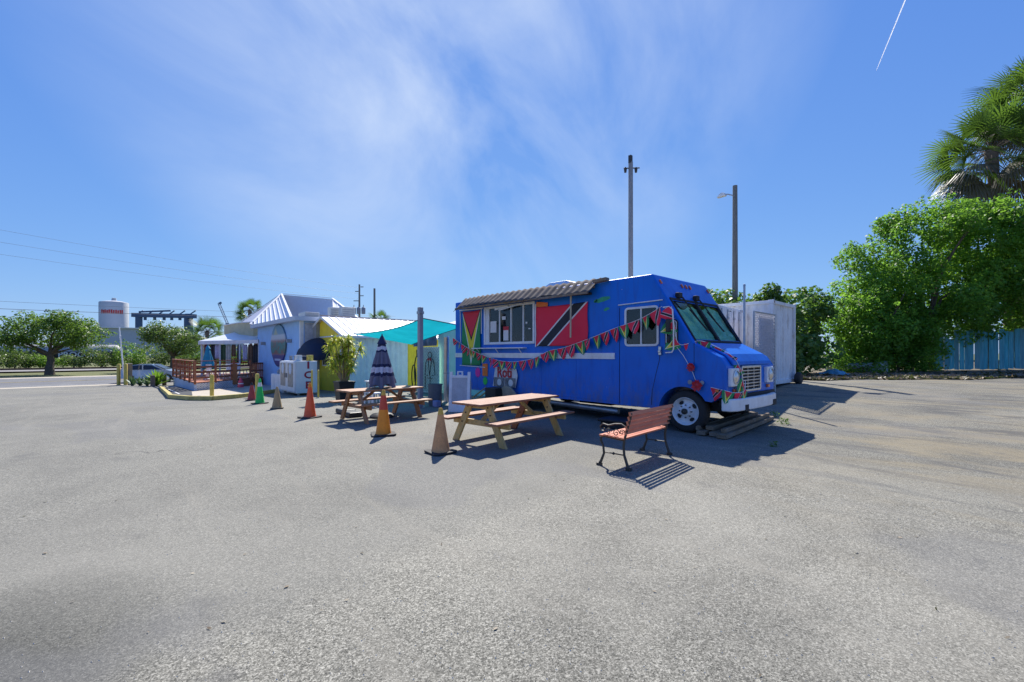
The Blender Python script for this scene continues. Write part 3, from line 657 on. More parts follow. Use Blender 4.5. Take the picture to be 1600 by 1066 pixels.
def pennant_mesh(kind, w=.27, h=.31):
    b = MB(); n = 5
    for i in range(n + 1):
        v = i / n; hw = w / 2 * (1 - v ** 2.4) * .96 + .004
        for k in (-1, 0, 1): b.v.append((hw * k, .018 * math.sin(v * 3) * (1 if k else -.6), -h * v))
    for i in range(n):
        for k in (0, 1): b.f.append((i * 3 + k, i * 3 + k + 1, i * 3 + k + 4, i * 3 + k + 3)); b.mi.append(0)
    return b.mesh('pennant', PFD if kind == 'diag' else PFG, None, True, False)
PEN = {'d': pennant_mesh('diag'), 'g': pennant_mesh('arrow')}
def bunting(label, pts, spacing, sizes=(1, 1), sub=8, seq='dg'):
    P = [Vector(p) for p in pts]; o = thing('bunting', label, 'bunting', P[0]); path = []
    for i in range(len(P) - 1):
        p0, p1, p2, p3 = P[max(i - 1, 0)], P[i], P[i + 1], P[min(i + 2, len(P) - 1)]
        for k in range(sub):
            t = k / sub; path.append(.5 * (2 * p1 + (p2 - p0) * t + (2 * p0 - 5 * p1 + 4 * p2 - p3) * t * t + (3 * p1 - p0 - 3 * p2 + p3) * t ** 3))
    path.append(P[-1]); b = MB(); b.tube(path, .006, 5); b.build('cord', WHITE, o, True)
    d = 0; nxt = spacing * .4; k = 0; L = sum((q - p).length for p, q in zip(path, path[1:]))
    for p, q in zip(path, path[1:]):
        s = (q - p).length
        while nxt < d + s and s > 0:
            c = p.lerp(q, (nxt - d) / s); dr = q - p; sc = sizes[0] + (sizes[1] - sizes[0]) * nxt / L
            piece(PEN[seq[k % len(seq)]], 'pennant', o, c, (rnd.uniform(-.18, .18), rnd.uniform(-.15, .15) - math.atan2(dr.z, math.hypot(dr.x, dr.y)) * (1 if dr.x > 0 else -1) * .8, math.atan2(dr.y, dr.x) + rnd.uniform(-.4, .4)), (sc * rnd.uniform(.85, 1.1), sc, sc * rnd.uniform(.85, 1.1)))
            nxt += spacing * rnd.uniform(.85, 1.15); k += 1
        d += s
    return o
yb = YS - .10
bunting('string of flag pennants sagging along the blue side under the serving window',
        [(-12.2, yb, 2.10), (-11.2, yb - .03, 1.71), (-9.97, yb - .08, 1.42), (-9.16, yb - .10, 1.36), (-8.37, yb - .08, 1.46), (-7.83, yb - .04, 1.66), (-7.35, yb, 1.74), (-6.55, yb, 1.95), (-5.85, yb, 2.16), (-5.21, yb, 2.33), (-4.62, YS - .22, 2.55)], .27, (.78, 1.08), seq='dgddg')
bunting('pennants draped from the mirror over the blue hood to the grille',
        [(-4.40, YS - .24, 2.53), (-4.36, YS - .22, 2.2), (-4.30, YS - .12, 1.78), (-4.0, 8.62, 1.845), (-3.7, 8.78, 1.70), (-3.48, 8.86, 1.54), (-3.36, 8.93, 1.30), (-3.33, 9.0, 1.02), (-3.32, 9.06, .86)], .30, (.95, 1.05), seq='dgg')
bunting('short pennant strand sagging under the left headlight', [(-3.72, YS - .02, .95), (-3.45, 8.46, .90), (-3.34, 8.62, .86), (-3.30, 8.95, .88), (-3.34, 9.12, 1.06)], .26, (.9, .9), seq='dg')
o = thing('ribbon_cord', 'white cord with two red bows on the blue front wing', 'cord', (-4.33, YS - .1, 1.65))
b = MB(); b.tube([(-4.33, YS - .16, 1.72), (-4.25, YS - .05, 1.55), (-4.10, YS - .02, 1.28), (-3.98, YS - .02, .98)], .006, 5); b.build('cord', WHITE, o, True)
def rosette(p, r, m):
    b = MB(); P = Vector(p)
    for k in range(11):
        a = k * 2 * math.pi / 11 + rnd.uniform(-.2, .2); d = Vector((math.cos(a), -.35 + rnd.uniform(-.2, .2), math.sin(a))); q = Vector((-math.sin(a), 0, math.cos(a)))
        b.add([P, P + d * r * .6 + q * r * .30, P + d * r * rnd.uniform(.85, 1.1), P + d * r * .6 - q * r * .30], [(0, 1, 2, 3)])
    b.lathe([(.01, -.03), (r * .4, -.02), (r * .3, .01)], 8, P, 'y'); return b
for p, r in (((-4.09, YS - .05, 1.33), .095), ((-3.97, YS - .05, .97), .12)): rosette(p, r, RED).build('bow', RED, o)
b = MB(); b.lathe([(.045, -.02), (.04, .01)], 10, (-4.12, YS - .03, 1.03), 'y'); b.lathe([(.04, -.02), (.035, .01)], 10, (-3.88, YS - .03, 1.03), 'y'); b.build('button', GREY, o)

def star(cx, cz, r, n, y):
    pts = [(cx + (r if k % 2 else r * .72) * math.cos(math.pi * k / n) * .85, y, cz + (r if k % 2 else r * .72) * math.sin(math.pi * k / n)) for k in range(2 * n)]
    b = MB(); b.slab(pts, (0, .004, 0)); return b
for nm, lab, bb, m in (('star_card', 'pink starburst price card on the blue truck side', star(-11.0, 1.00, .17, 12, YS - .012), PINK), ('star_card', 'green starburst price card below the orange card', star(-10.63, .75, .14, 12, YS - .012), GRCARD)):
    o = bb.build(nm, m); tag(o, lab, 'card', 'price cards on the truck')
b = MB(); b.box(-10.76, -10.50, YS - .018, YS - .013, .90, 1.28); o = b.build('price_card', ORCARD); tag(o, 'tall orange price card right of the pink starburst', 'card', 'price cards on the truck')
# menu board: white banner with red lettering over two food photographs
sg = thing('menu_sign', 'white menu sign with red Roti lettering above grey food photos', 'sign', (-9.75, YS - .05, .62))
b = MB(); b.slab([(-10.12, YS - .03, 1.19), (-9.20, YS - .03, 1.16), (-9.12, YS - .05, .96), (-9.20, YS - .06, .62), (-10.20, YS - .06, .62), (-10.16, YS - .05, .9)], (0, .006, 0)); b.build('board', CREAM, sg)
tm2 = text_mesh('Roti', .42, .003, RED, 'lettering', True); piece(tm2, 'lettering', sg, (-9.68, YS - .058, 1.03), (math.pi / 2, 0, 0), (.92, 1, 1))
def m_photo():
    t = NT('food_photo_print'); P = t.coord('Object'); n = t.noise(P, 9, 5, .6, .8); t.col(t.ramp(n, [(.3, (.05, .055, .06)), (.5, (.17, .17, .18)), (.66, (.30, .28, .26))])); t.par(Roughness=.5); return t.m
PHOTO = m_photo()
for x0, x1 in ((-10.14, -9.68), (-9.64, -9.20)):
    b = MB(); b.box(x0, x1, YS - .075, YS - .068, .62, .89); ph = b.build('food_photo', PHOTO, sg)
    b = MB(); b.lathe([(.10, -.004), (.095, -.006), (.02, -.007)], 18, (x0 + .26, YS - .076, .75), 'y'); b.build('plate_print', CREAM, ph)
b = MB(); b.box(-10.08, -9.62, 8.02, 8.38, 0, .60); o = b.build('black_crate', BLACKP, None, bevel=.02); tag(o, 'black crate standing under the menu sign against the truck', 'crate')
b = MB(); b.slab([(-9.42 + .46 * math.cos(a), 8.36 - .10 * math.sin(a), .05 + .62 * math.sin(a)) for a in [math.pi * k / 16 for k in range(17)]], (0, .05, 0)); o = b.build('round_board', M('beige_board', (.38, .34, .25), .8, .2, 5)); tag(o, 'round topped beige board leaning on the truck below the sign', 'board')
o = thing('loose_timber', 'two pale timber lengths leaning against the truck by the sandwich board', 'timber', (-10.6, 8.0, 0))
for dx in (0, .27):
    b = MB(); b.bar((-10.85 + dx, 7.75, .03), (-10.50 + dx, 8.40, .56), .09, .03); b.build('plank', TABLEP, o)

# ------------------------------------------------------------------ picnic tables
def picnic_table(name, label, loc, rz, L, board, leg, odd=None):
    o = thing(name, label, 'picnic table', loc, rz, 'picnic tables by the truck'); ORG.pop(o.name, None)
    def brd(nm, x0, x1, z0, z1, l, dy=0):
        b = MB(); b.box(x0, x1, -l / 2 + dy, l / 2 + dy, z0, z1); return b.build(nm, board, o, bevel=.006)
    w = .135
    for k in range(5):
        x = -.36 + k * (w + .010); brd('table_board', x, x + w, .705, .743, L * rnd.uniform(.992, 1.005), rnd.uniform(-.006, .006))
    for sx in (-1, 1):
        for k in (0, 1):
            x = sx * .60 + (k - .5) * .145; brd('seat_board', x - .068, x + .068, .415, .452, L * rnd.uniform(.99, 1.005))
    for j, y in enumerate((-L * .36, L * .36)):
        for sx in (-1, 1):
            b = MB(); p, q = Vector((sx * .60, y, 0)), Vector((sx * .22, y, .70)); b.bar(p, q, .045, .135, (1, 0, 0))
            for i, (vx, vy, vz) in enumerate(b.v):                  # square the feet on the ground
                t_ = 0. if vz < .35 else .70
                b.v[i] = (vx + sx * (vz - t_) * .38 / .70, vy, t_)
            b.build('leg', odd if (odd and j == 1 and sx == -1) else leg, o, bevel=.005)
        b = MB(); b.bar((-.70, y + .048, .365), (.70, y + .048, .365), .042, .10); b.build('seat_bearer', leg, o, bevel=.005)
        b = MB(); b.bar((-.33, y + .048, .66), (.33, y + .048, .66), .042, .085); b.build('top_bearer', leg, o, bevel=.005)
        for sx in (-1, 1):
            for bx, bz in ((.31, .53), (.40, .365), (.25, .655)):
                bb_ = MB(); bb_.lathe([(.016, 0), (.014, -.010), (.004, -.012)], 8, (sx * bx if bz != .365 else sx * .405, y - .0235, bz), 'y'); bb_.build('bolt', BLACKIRON, o)
        s = 1 if y < 0 else -1
        b = MB(); b.bar((0, y + .06 * s, .375), (0, y + s * .52, .685), .085, .042); b.build('brace', leg, o, bevel=.005)
    return o
picnic_table('picnic_table', 'large picnic table with pale pine legs nearest the truck', (-6.27, 5.58, 0), R(6.5), 2.25, TABLEW, TABLEP, TABLER)
picnic_table('picnic_table', 'smaller brown picnic table with the closed striped umbrella', (-10.28, 4.92, G(-10.3, 4.9)), R(5), 2.0, TABLEB, TABLEB)

# closed striped umbrella through the second table
def m_stripe():
    t = NT('striped_canvas'); x, y, z = t.xyz(t.pos()); P = t.pos()
    zz = t.math('ADD', z, t.math('MULTIPLY', t.noise(t.mapping(P, (9, 9, .4)), 1, 2), .10))
    c = t.ramp(t.math('DIVIDE', t.math('SUBTRACT', zz, .76), 1.36), [(0., (.17, .175, .235)), (.22, (.17, .175, .235)), (.235, (.010, .018, .07)), (.285, (.010, .018, .07)), (.295, (.62, .64, .72)), (.385, (.62, .64, .72)), (.395, (.010, .018, .07)), (.44, (.010, .018, .07)), (.45, (.15, .155, .22)), (.66, (.15, .155, .22)), (.67, (.010, .018, .07)), (.70, (.010, .018, .07)), (.71, (.62, .64, .72)), (.765, (.62, .64, .72)), (.775, (.012, .020, .075)), (1., (.012, .020, .075))])
    for n in t.n:
        if n.type == 'VALTORGB': n.color_ramp.interpolation = 'CONSTANT'
    rib = t.math('SINE', t.math('MULTIPLY', z, 190.))
    c = t.mix(t.math('MULTIPLY', t.math('GREATER_THAN', rib, .3), .35), c, (.06, .065, .12)); t.col(c); t.par(Roughness=.8); return t.m
def closed_umbrella(name, label, loc, zb, zt, rb, mat, pole, n=10, base=True, fr=.24, polebot=.02):
    o = thing(name, label, 'umbrella', loc); X, Y, Z = loc; b = MB(); H = zt - zb; rows = 22; seg = n * 6
    def f(u, v):
        a = 2 * math.pi * u; r = rb * (.10 + .90 * v ** .85)
        if v > .14: r *= .92
        r *= 1 + fr * math.sin(a * n) * min(1, v * 2) + .08 * math.sin(a * 3 + v * 4)
        return (X + r * math.cos(a), Y + r * math.sin(a), Z + zt - H * v + .05 * v * math.sin(a * n / 2 + 1) * (v > .9))
    b.grid(f, seg, rows); b.build('canopy', mat, o, True, fix=False, bevel=None)
    b = MB(); b.lathe([(rb * .40, -.20), (rb * .16, -.03), (.02, .0), (.012, .05), (.003, .06)], 12, (X, Y, Z + zt)); b.build('cap', mat, o, True)
    b = MB(); b.tube([(X, Y, Z + polebot), (X, Y, Z + zt)], .021, 10); b.build('pole', pole, o, True)
    if base: b = MB(); b.lathe([(.29, 0), (.30, .04), (.24, .09), (.06, .11), (.045, .28), (.03, .28)], 24, (X, Y, Z)); b.build('base', BLACKP, o, True)
    return o
closed_umbrella('patio_umbrella', 'closed navy and white striped patio umbrella rising from the brown picnic table', (-10.42, 5.0, G(-10.4, 5)), .80, 2.04, .31, m_stripe(), BLACKIRON)

# ------------------------------------------------------------------ slatted park bench
bn = thing('park_bench', 'red slatted park bench with black iron ends and scrollwork', 'bench', (-3.66, 5.83, 0), R(4.5)); ORG.pop(bn.name, None)
BL = 1.30                                                            # local: x back (+) to front (-), y along the bench
def end_frame(y):
    b = MB()
    b.tube([(-.25, y, .015), (-.22, y, .07), (-.175, y, .18), (-.185, y, .28), (-.225, y, .36), (-.225, y, .40), (-.18, y, .425), (.13, y, .405)], [.026, .02, .017, .016, .017, .018, .017, .016], 8)
    b.tube([(.21, y, .015), (.19, y, .07), (.145, y, .20), (.135, y, .32), (.15, y, .42), (.19, y, .56), (.235, y, .70), (.255, y, .79)], [.028, .021, .018, .018, .018, .017, .016, .013], 8)
    b.tube([(-.18, y, .20), (.14, y, .20)], .009, 6); b.lathe([(.003, -.03), (.022, 0), (.003, .03)], 8, (-.02, y, .20), 'x')
    b.tube([(.19, y, .58), (.10, y, .625), (0, y, .615), (-.10, y, .585), (-.19, y, .60), (-.235, y, .56), (-.22, y, .50), (-.17, y, .50), (-.17, y, .54)], .011, 6)
    b.box(-.285, -.215, y - .028, y + .028, 0, .035); b.box(.175, .245, y - .028, y + .028, 0, .035)
    for cx, cz, r in ((-.10, .50, .05), (.02, .49, .055), (.11, .51, .04)):
        b.tube([(cx + r * (1 - k / 26) * math.cos(k * .42), y, cz + r * (1 - k / 26) * math.sin(k * .42)) for k in range(22)], .006, 5)
    return b
for s in (-1, 1): end_frame(s * BL / 2).build('iron_end', BLACKIRON, bn, True)
b = MB(); b.box(-.028, .028, -BL / 2 - .035, BL / 2 + .035, -.011, .011); sm_ = b.mesh('slat', BENCHW)
for k, x in enumerate((-.205, -.138, -.070, -.002, .066, .128)):
    piece(sm_, 'seat_slat', bn, (x, 0, .447 - .004 * k + (-.012 if k == 0 else 0)), (0, .04, 0))
for k, z in enumerate((.515, .580, .645, .710, .775)): piece(sm_, 'back_slat', bn, (.148 + (z - .42) * .27, 0, z), (0, R(74), 0))

# ------------------------------------------------------------------ traffic cones
def cone(label, loc, h, body, top=None, base=RUB, tilt=0, band=None, w=.36):
    o = thing('traffic_cone', label, 'cone', loc, rnd.uniform(-.5, .5) or .1, 'traffic cones along the lot edge'); ORG.pop(o.name, None)
    b = MB(); s = w / 2; c = .05
    oct_ = [(-s + c, -s), (s - c, -s), (s, -s + c), (s, s - c), (s - c, s), (-s + c, s), (-s, s - c), (-s, -s + c)]; b.extr(oct_, 'z', 0, .028); bo = b.build('base', base, o, bevel=.006)
    for v in bo.data.vertices:
        if max(abs(v.co.x), abs(v.co.y)) > s * .8: v.co.z += .015 * (1 if v.co.x * v.co.y > 0 else 0)
    zt = h - .10 if top else h
    def r(z): return .148 - (.148 - .030) * (z - .028) / (h - .028)
    b = MB(); b.lathe([(.155, .024), (.150, .04)] + [(r(z), z) for z in (.06, .2 * h, .4 * h, .6 * h, .8 * h, zt)], 28, cap=False); b.build('body', body, o, True)
    b = MB(); b.lathe([(r(zt) + .002, zt), (r(h), h - .012), (r(h) - .008, h), (.015, h), (.014, h - .08)], 28, cap=False); b.build('tip', top or body, o, True)
    if band:
        b = MB(); b.lathe([(r(band[0]) + .003, band[0]), (r(band[1]) + .003, band[1])], 28, cap=False); b.build('collar', band[2], o, True)
    o.rotation_euler[0] = tilt; return o
TIPY = M('ochre_tip', (.62, .36, .05), .6, .15, 6)
cone('faded brown cone with a yellow tip nearest the camera', (-6.04, 3.90, 0), .72, TANC, TIPY, w=.42)
cone('bright orange cone with a red upper half and yellow tip', (-8.11, 3.92, 0), .88, ORANGE, TIPY, band=(.50, .775, M('red_cone_collar', (.62, .07, .03), .5, .15, 6)), w=.46)
cone('red-orange cone between the orange one and the pale tan one', (-11.78, 3.70, G(-11.8, 3.7)), .88, REDOR, ORANGE, w=.46)
cone('short pale tan cone next to the green one', (-14.91, 3.72, G(-14.9, 3.7)), .68, TAN2, TAN2)
cone('bright green cone with a white collar', (-17.34, 3.78, G(-17.3, 3.8)), .88, GREENC, GREENC, band=(.60, .74, CREAM), w=.44)
cone('dark red cone farthest along the row', (-19.14, 3.9, G(-19.1, 3.9)), .68, DKRED, BLACKP)

# ------------------------------------------------------------------ small things near the truck
def sandwich(loc, rz):
    o = thing('sandwich_board', 'white plastic sandwich board with grey panel left of the near picnic table', 'sandwich board', loc, rz); ORG.pop(o.name, None)
    for s, nm in ((-1, 'front_frame'), (1, 'rear_frame')):
        b = MB()
        def q(x, z): return (x, s * (.26 - .21 * z / 1.08), z)
        for x0, x1, z0, z1 in ((-.29, -.21, 0, 1.08), (.21, .29, 0, 1.08), (-.21, .21, .0, .26), (-.21, .21, .92, .98), (-.08, .08, .98, 1.0)):
            b.slab([q(x0, z0), q(x1, z0), q(x1, z1), q(x0, z1)], (0, .035 * -s, 0))
        b.slab([q(-.08, 1.0), q(-.045, 1.0), q(-.045, 1.07), q(-.08, 1.07)], (0, .03 * -s, 0)); b.slab([q(.045, 1.0), q(.08, 1.0), q(.08, 1.07), q(.045, 1.07)], (0, .03 * -s, 0)); b.slab([q(-.08, 1.07), q(.08, 1.07), q(.08, 1.10), q(-.08, 1.10)], (0, .03 * -s, 0))
        f = b.build(nm, WHITE, o, bevel=.006)
        b = MB(); b.slab([(x, y + .012 * -s, z) for x, y, z in (q(-.21, .26), q(.21, .26), q(.21, .92), q(-.21, .92))], (0, .006 * -s, 0)); b.build('panel', M('pale_grey_panel', (.46, .47, .50), .5, .15, 4), f)
sandwich((-10.08, 7.15, 0), R(46))
def tub(name, label, cat, loc, r0, r1, h, m, lid=None):
    o = thing(name, label, cat, loc); b = MB(); b.lathe([(r0, 0), (r0 + .01, .02), (r1, h - .03), (r1 + .015, h - .03), (r1 + .015, h), (r1 - .015, h), (r0 - .02, .04)], 26, loc, cap=False); b.build('tub', m, o, True)
    b = MB(); b.lathe([(.001, .04), (r0 - .02, .04)], 26, loc, cap=False); b.build('bottom', m, o)
    return o
tub('rubbish_bin', 'grey round bin standing between the sail post and the sandwich board', 'bin', (-11.85, 7.45, G(-11.85, 7.5)), .20, .215, .68, M('bin_grey', (.17, .175, .185), .5, .15, 4))
b = MB(); b.box(-11.60, -11.38, 7.20, 7.36, -.02, .16); o = b.build('small_box', M('pale_violet_box', (.36, .38, .62), .5), None, bevel=.01); tag(o, 'small pale violet box at the foot of the grey bin', 'box')
pl = thing('timber_ramp', 'stack of weathered planks lying under the front bumper', 'planks', (-3.75, 9.8, 0), R(2)); ORG.pop(pl.name, None)
for k, (x, z, l, w) in enumerate(((-.17, .05, 2.75, .17), (.03, .05, 2.8, .19), (.22, .045, 2.85, .18), (-.08, .135, 2.5, .15), (.20, .125, 2.6, .07), (-.26, .13, 2.7, .05))):
    b = MB(); b.box(x - w / 2, x + w / 2, -l / 2, l / 2, z - .042, z + .035); q = b.build('plank', OLDW, pl, bevel=.006); q.rotation_euler = (R(1.4), 0, rnd.uniform(-.02, .02)); q.location = (0, rnd.uniform(-.05, .05), .045)
o = thing('service_cover', 'black plastic box with a stepped lid in the truck shade', 'box', (-5.50, 8.05, 0), R(8)); ORG.pop(o.name, None)
b = MB(); b.box(-.32, .32, -.25, .25, 0, .14); b.build('body', BLACKP, o, bevel=.02); b = MB(); b.box(-.37, .37, -.29, .29, .14, .20); b.build('lid', BLACKP, o, bevel=.02)

# ------------------------------------------------------------------ shade sail and posts
def m_sail():
    t = NT('teal_shade_cloth'); t.n.remove(t.p); n = t.noise(t.pos(), 1.2, 5); c = t.ramp(n, [(.3, (.01, .36, .42)), (.7, (.015, .46, .52))])
    d = t.new('ShaderNodeBsdfDiffuse'); t.set(d.inputs[0], c); tl = t.new('ShaderNodeBsdfTranslucent'); t.set(tl.inputs[0], c)
    mx = t.new('ShaderNodeMixShader'); mx.inputs[0].default_value = .5; t.t.links.new(d.outputs[0], mx.inputs[1]); t.t.links.new(tl.outputs[0], mx.inputs[2]); t.t.links.new(mx.outputs[0], t.o.inputs[0]); return t.m
P1, P2, P3, P4 = Vector((-20.15, 8.2, 2.50)), Vector((-11.74, 6.92, 2.66)), Vector((-12.85, 9.3, 2.56)), Vector((-17.6, 9.85, 1.98))
so = thing('shade_sail', 'turquoise shade sail stretched between grey post, shed and truck', 'shade sail', P2)
b = MB()
def sailf(u, v):
    p = (P1.lerp(P2, u)).lerp(P4.lerp(P3, u), v); e = 16 * u * (1 - u) * v * (1 - v)
    p = p + Vector((0, 0, -.10 * e + .02 * math.sin(u * 13 + v * 5) * e - .35 * u * (1 - u) * (1 - v) - .25 * u * (1 - u) * v * 0))
    p.y += .28 * 4 * u * (1 - u) * (1 - v) - .2 * 4 * u * (1 - u) * v * .5; return p
b.grid(sailf, 36, 16); b.build('cloth', m_sail(), so, True, fix=False, bevel=None)
b = MB(); b.tube([sailf(i / 24, 0) for i in range(25)], .018, 6); b.tube([sailf(1, i / 8) for i in range(9)], .018, 6); b.tube([sailf(i / 24, 1) for i in range(25)], .018, 6); b.build('hem', M('teal_hem', (.0, .20, .24), .8), so, True)
b = MB(); b.tube([P2, P2 + Vector((.0, -.06, .03))], .015, 6); b.tube([P1, P1 + Vector((-.35, .1, .02))], .01, 6); b.build('shackle', STEEL, so)
po = thing('sail_post', 'square grey post holding up the turquoise sail', 'post', (-11.72, 6.85, G(-11.7, 6.9)))
b = MB(); b.box(-11.785, -11.655, 6.785, 6.915, -.04, 2.98); b.build('shaft', M('pale_grey_post', (.33, .34, .36), .6, .12, 3, dirt=.3), po, bevel=.01)
b = MB(); b.box(-11.80, -11.64, 6.77, 6.93, 2.78, 2.86); b.tube([(-11.64, 6.85, 2.82), (-11.56, 6.83, 2.82)], .012, 6); b.build('bracket', STEEL, po); b = MB(); b.box(-11.84, -11.60, 6.73, 6.97, -.045, -.02); b.build('foot_plate', STEEL, po)
o = thing('metal_duct', 'tall shiny metal duct standing at the rear corner of the truck', 'duct', (-12.75, 8.45, -.06))
b = MB(); b.lathe([(.095, -.06), (.095, 2.12), (.10, 2.13), (.10, 2.17), (.095, 2.18)], 22, (-12.72, 8.45, 0)); b.build('pipe', M('bright_metal', (.55, .55, .56), .3, .1, 3, .1, metal=.85), o, True); b = MB(); b.lathe([(.11, .9), (.11, .94)], 22, (-12.72, 8.45, 0), cap=False); b.build('collar', STEEL, o, True)

# ------------------------------------------------------------------ yellow and teal shed
def corr(b, p0, p1, z0, z1, pitch=.20, amp=.03, n=4):            # corrugated upright sheet from p0 to p1
    p0 = Vector(p0); p1 = Vector(p1); L = (p1 - p0).length; d = (p1 - p0) / L; nn = Vector((d.y, -d.x, 0)); k = int(L / pitch * n)
    for i in range(k + 1):
        s = L * i / k; ph = (s / pitch) % 1; a = amp if .25 < ph < .62 else (0 if ph < .13 or ph > .75 else amp * .5)
        q = p0 + d * s + nn * a; b.v += [(q.x, q.y, z0), (q.x, q.y, z1)]
    o = len(b.v) - 2 * (k + 1)
    for i in range(k): b.f.append((o + 2 * i, o + 2 * i + 2, o + 2 * i + 3, o + 2 * i + 1)); b.mi.append(b.cur)
SX0, SX1, SY0, SY1, SB, SE, SR = -25.8, -20.55, 8.0, 13.2, -.34, 2.50, 3.46
sh = thing('shed', 'yellow gabled shed with pale teal metal side and white ribbed roof', 'shed', (-23, 8, SB))
xm = (SX0 + SX1) / 2
b = MB(); b.extr([(SX0, SB), (SX1, SB), (SX1, SE), (xm, SR - .04), (SX0, SE)], 'y', SY0, SY0 + .12); b.build('gable_wall', YELW, sh)
b = MB(); corr(b, (SX1, SY0 + .13, 0), (SX1, 11.25, 0), SB, SE, .30, .035); b.build('side_wall', TEALWALL, sh, fix=False)
b = MB(); corr(b, (SX1 - .02, 11.25, 0), (SX1 - .02, SY1, 0), SB, SE, .30, .03); b.build('side_wall', YELW, sh, fix=False)
b = MB(); b.box(SX1 - .02, SX1 + .05, SY0 - .02, SY0 + .22, SB, SE); b.build('corner_board', YELW, sh)
b = MB(); b.box(SX1 - .5, SX1 - .30, SY0 - .03, SY0 - .001, SB, SE + .1); b.build('gable_trim', OFFWH, sh)
b = MB(); b.box(SX0, SX1, SY0 - .025, SY0 - .001, SE - .10, SE - .04); b.build('tie_board', OFFWH, sh)
for s, xe in ((1, SX1 + .30), (-1, SX0 - .30)):
    ze = SE - .09
    fb = MB(); fb.slab([(xm, SY0 - .22, SR + .03), (xe, SY0 - .22, ze), (xe, SY0 - .22, ze - .10), (xm, SY0 - .22, SR - .10)], (0, .03, 0)); fb.build('barge_board', OFFWH, sh)
    k = 15; wd = (SY1 - SY0 + .4) / k
    for i in range(k if s > 0 else 1):
        y0 = SY0 - .2 + i * wd; y1 = y0 + wd if s > 0 else SY1 + .2; b = MB()
        b.slab([(xm, y0, SR + .04), (xe, y0, ze + .01), (xe, y1, ze + .01), (xm, y1, SR + .04)], (0, 0, -.02))
        if s > 0: b.bar((xm, y1 - .02, SR + .055), (xe, y1 - .02, ze + .027), .035, .035)
        b.build('roof_panel', WHITEM, sh)
b = MB(); b.bar((xm, SY0 - .24, SR + .07), (xm, SY1 + .2, SR + .07), .16, .03); b.build('ridge_cap', M('rusty_ridge', (.55, .42, .36), .6, .2, 2), sh)
b = MB(); b.bar((SX1 + .33, SY0 - .2, SE - .14), (SX1 + .33, SY1, SE - .14), .10, .10); b.build('gutter', OFFWH, sh)
# dome awning over the shed door and the door itself
b = MB(); cx, rr = -24.0, 1.65
def dome(u, v):
    a = math.pi * u; e = math.pi / 2 * v
    return (cx - rr * math.cos(a) * 1.0, SY0 - .02 - .95 * math.sin(e) * math.sin(a) ** .6, 1.38 + 1.02 * math.sin(a) * math.cos(e))
b.grid(dome, 22, 10); b.build('dome_awning', NAVY, sh, True, fix=False, bevel=None)
b = MB(); b.grid(lambda u, v: (dome(u, 1)[0], dome(u, 1)[1], 1.38 - .12 * v), 22, 1); b.build('awning_valance', NAVY, sh, True, fix=False, bevel=None)
b = MB(); b.box(-24.8, -23.9, SY0 - .03, SY0 - .001, SB, 1.75); d = b.build('door', M('grey_door', (.28, .29, .30), .5), sh); b = MB(); b.lathe([(.03, -.06), (.035, -.03), (.015, 0)], 10, (-24.0, SY0 - .03, .75), 'y'); b.build('handle', CHROME, d)
for x in (-22.9,):
    b = MB(); frame_y(b, x - .5, x + .5, .95, 1.55, .06, SY0 - .05, SY0 - .001); w = b.build('window', WHITE, sh); b = MB(); b.box(x - .44, x + .44, SY0 - .02, SY0 - .012, 1.01, 1.49); b.build('pane', RUB, w)
    for k in (-1, 0, 1): b = MB(); b.box(x + k * .2 - .012, x + k * .2 + .012, SY0 - .04, SY0 - .021, 1.01, 1.49); b.build('bar', WHITE, w)
# mint building behind the truck's tail
mb_ = thing('mint_building', 'mint green building with pale hipped roof just behind the truck tail', 'building', (-14.7, 12, -.2))
b = MB(); b.box(-16.62, -13.2, 10.6, 14, -.3, 2.72); b.build('wall', MINT, mb_)
b = MB(); c = Vector((-14.7, 12.2, 3.45)); e = [(-16.85, 10.35, 2.72), (-12.9, 10.35, 2.72), (-12.9, 14.2, 2.72), (-16.85, 14.2, 2.72)]
for i in range(4): b.add([e[i], e[(i + 1) % 4], c], [(0, 1, 2)])
b.build('roof', WHITEM, mb_)
# lattice screen with the wire figure, dark tarpaulin above
scr = thing('lattice_screen', 'pale green lattice screen behind the grey bin', 'screen', (-16.9, 10.4, -.15))
SCRM = M('pale_green_panel', (.74, .86, .80), .6, .1, 4)
b = MB(); b.box(-18.1, -16.27, 10.42, 10.45, -.2, 1.88); b.build('panel', SCRM, scr)
b = MB()
for k in range(-14, 24):
    for sg_ in (1, -1):
        x = -18.1 + k * .14; p, q = [(x, 0), (x + sg_ * 2.0, 2.0)]
        pts = []
        for t_ in (0, 1):
            pts.append((p[0] + (q[0] - p[0]) * t_, p[1] + (q[1] - p[1]) * t_))
        (xa, za), (xb, zb) = pts
        def clipx(xa, za, xb, zb):
            lo, hi = 0., 1.; dx = xb - xa
            for lim, sgn in ((-18.1, 1), (-16.27, -1)):
                tt = (lim - xa) / dx
                if (dx * sgn) > 0: lo = max(lo, tt)
                else: hi = min(hi, tt)
            return lo, hi
        lo, hi = clipx(xa, za, xb, zb)
        if hi - lo > .03: b.bar((xa + (xb - xa) * lo, 10.405 - .01 * sg_, -.12 + za + (zb - za) * lo), (xa + (xb - xa) * hi, 10.405 - .01 * sg_, -.12 + za + (zb - za) * hi), .022, .010, (0, 1, 0))
lt = b.build('lattice', M('lattice_green', (.40, .52, .52), .6), scr); lt['kind'] = 'stuff'
tp = thing('tarpaulin', 'dark blue grey tarpaulin hung above the lattice screen', 'tarpaulin', (-17.2, 10.3, 1.9))
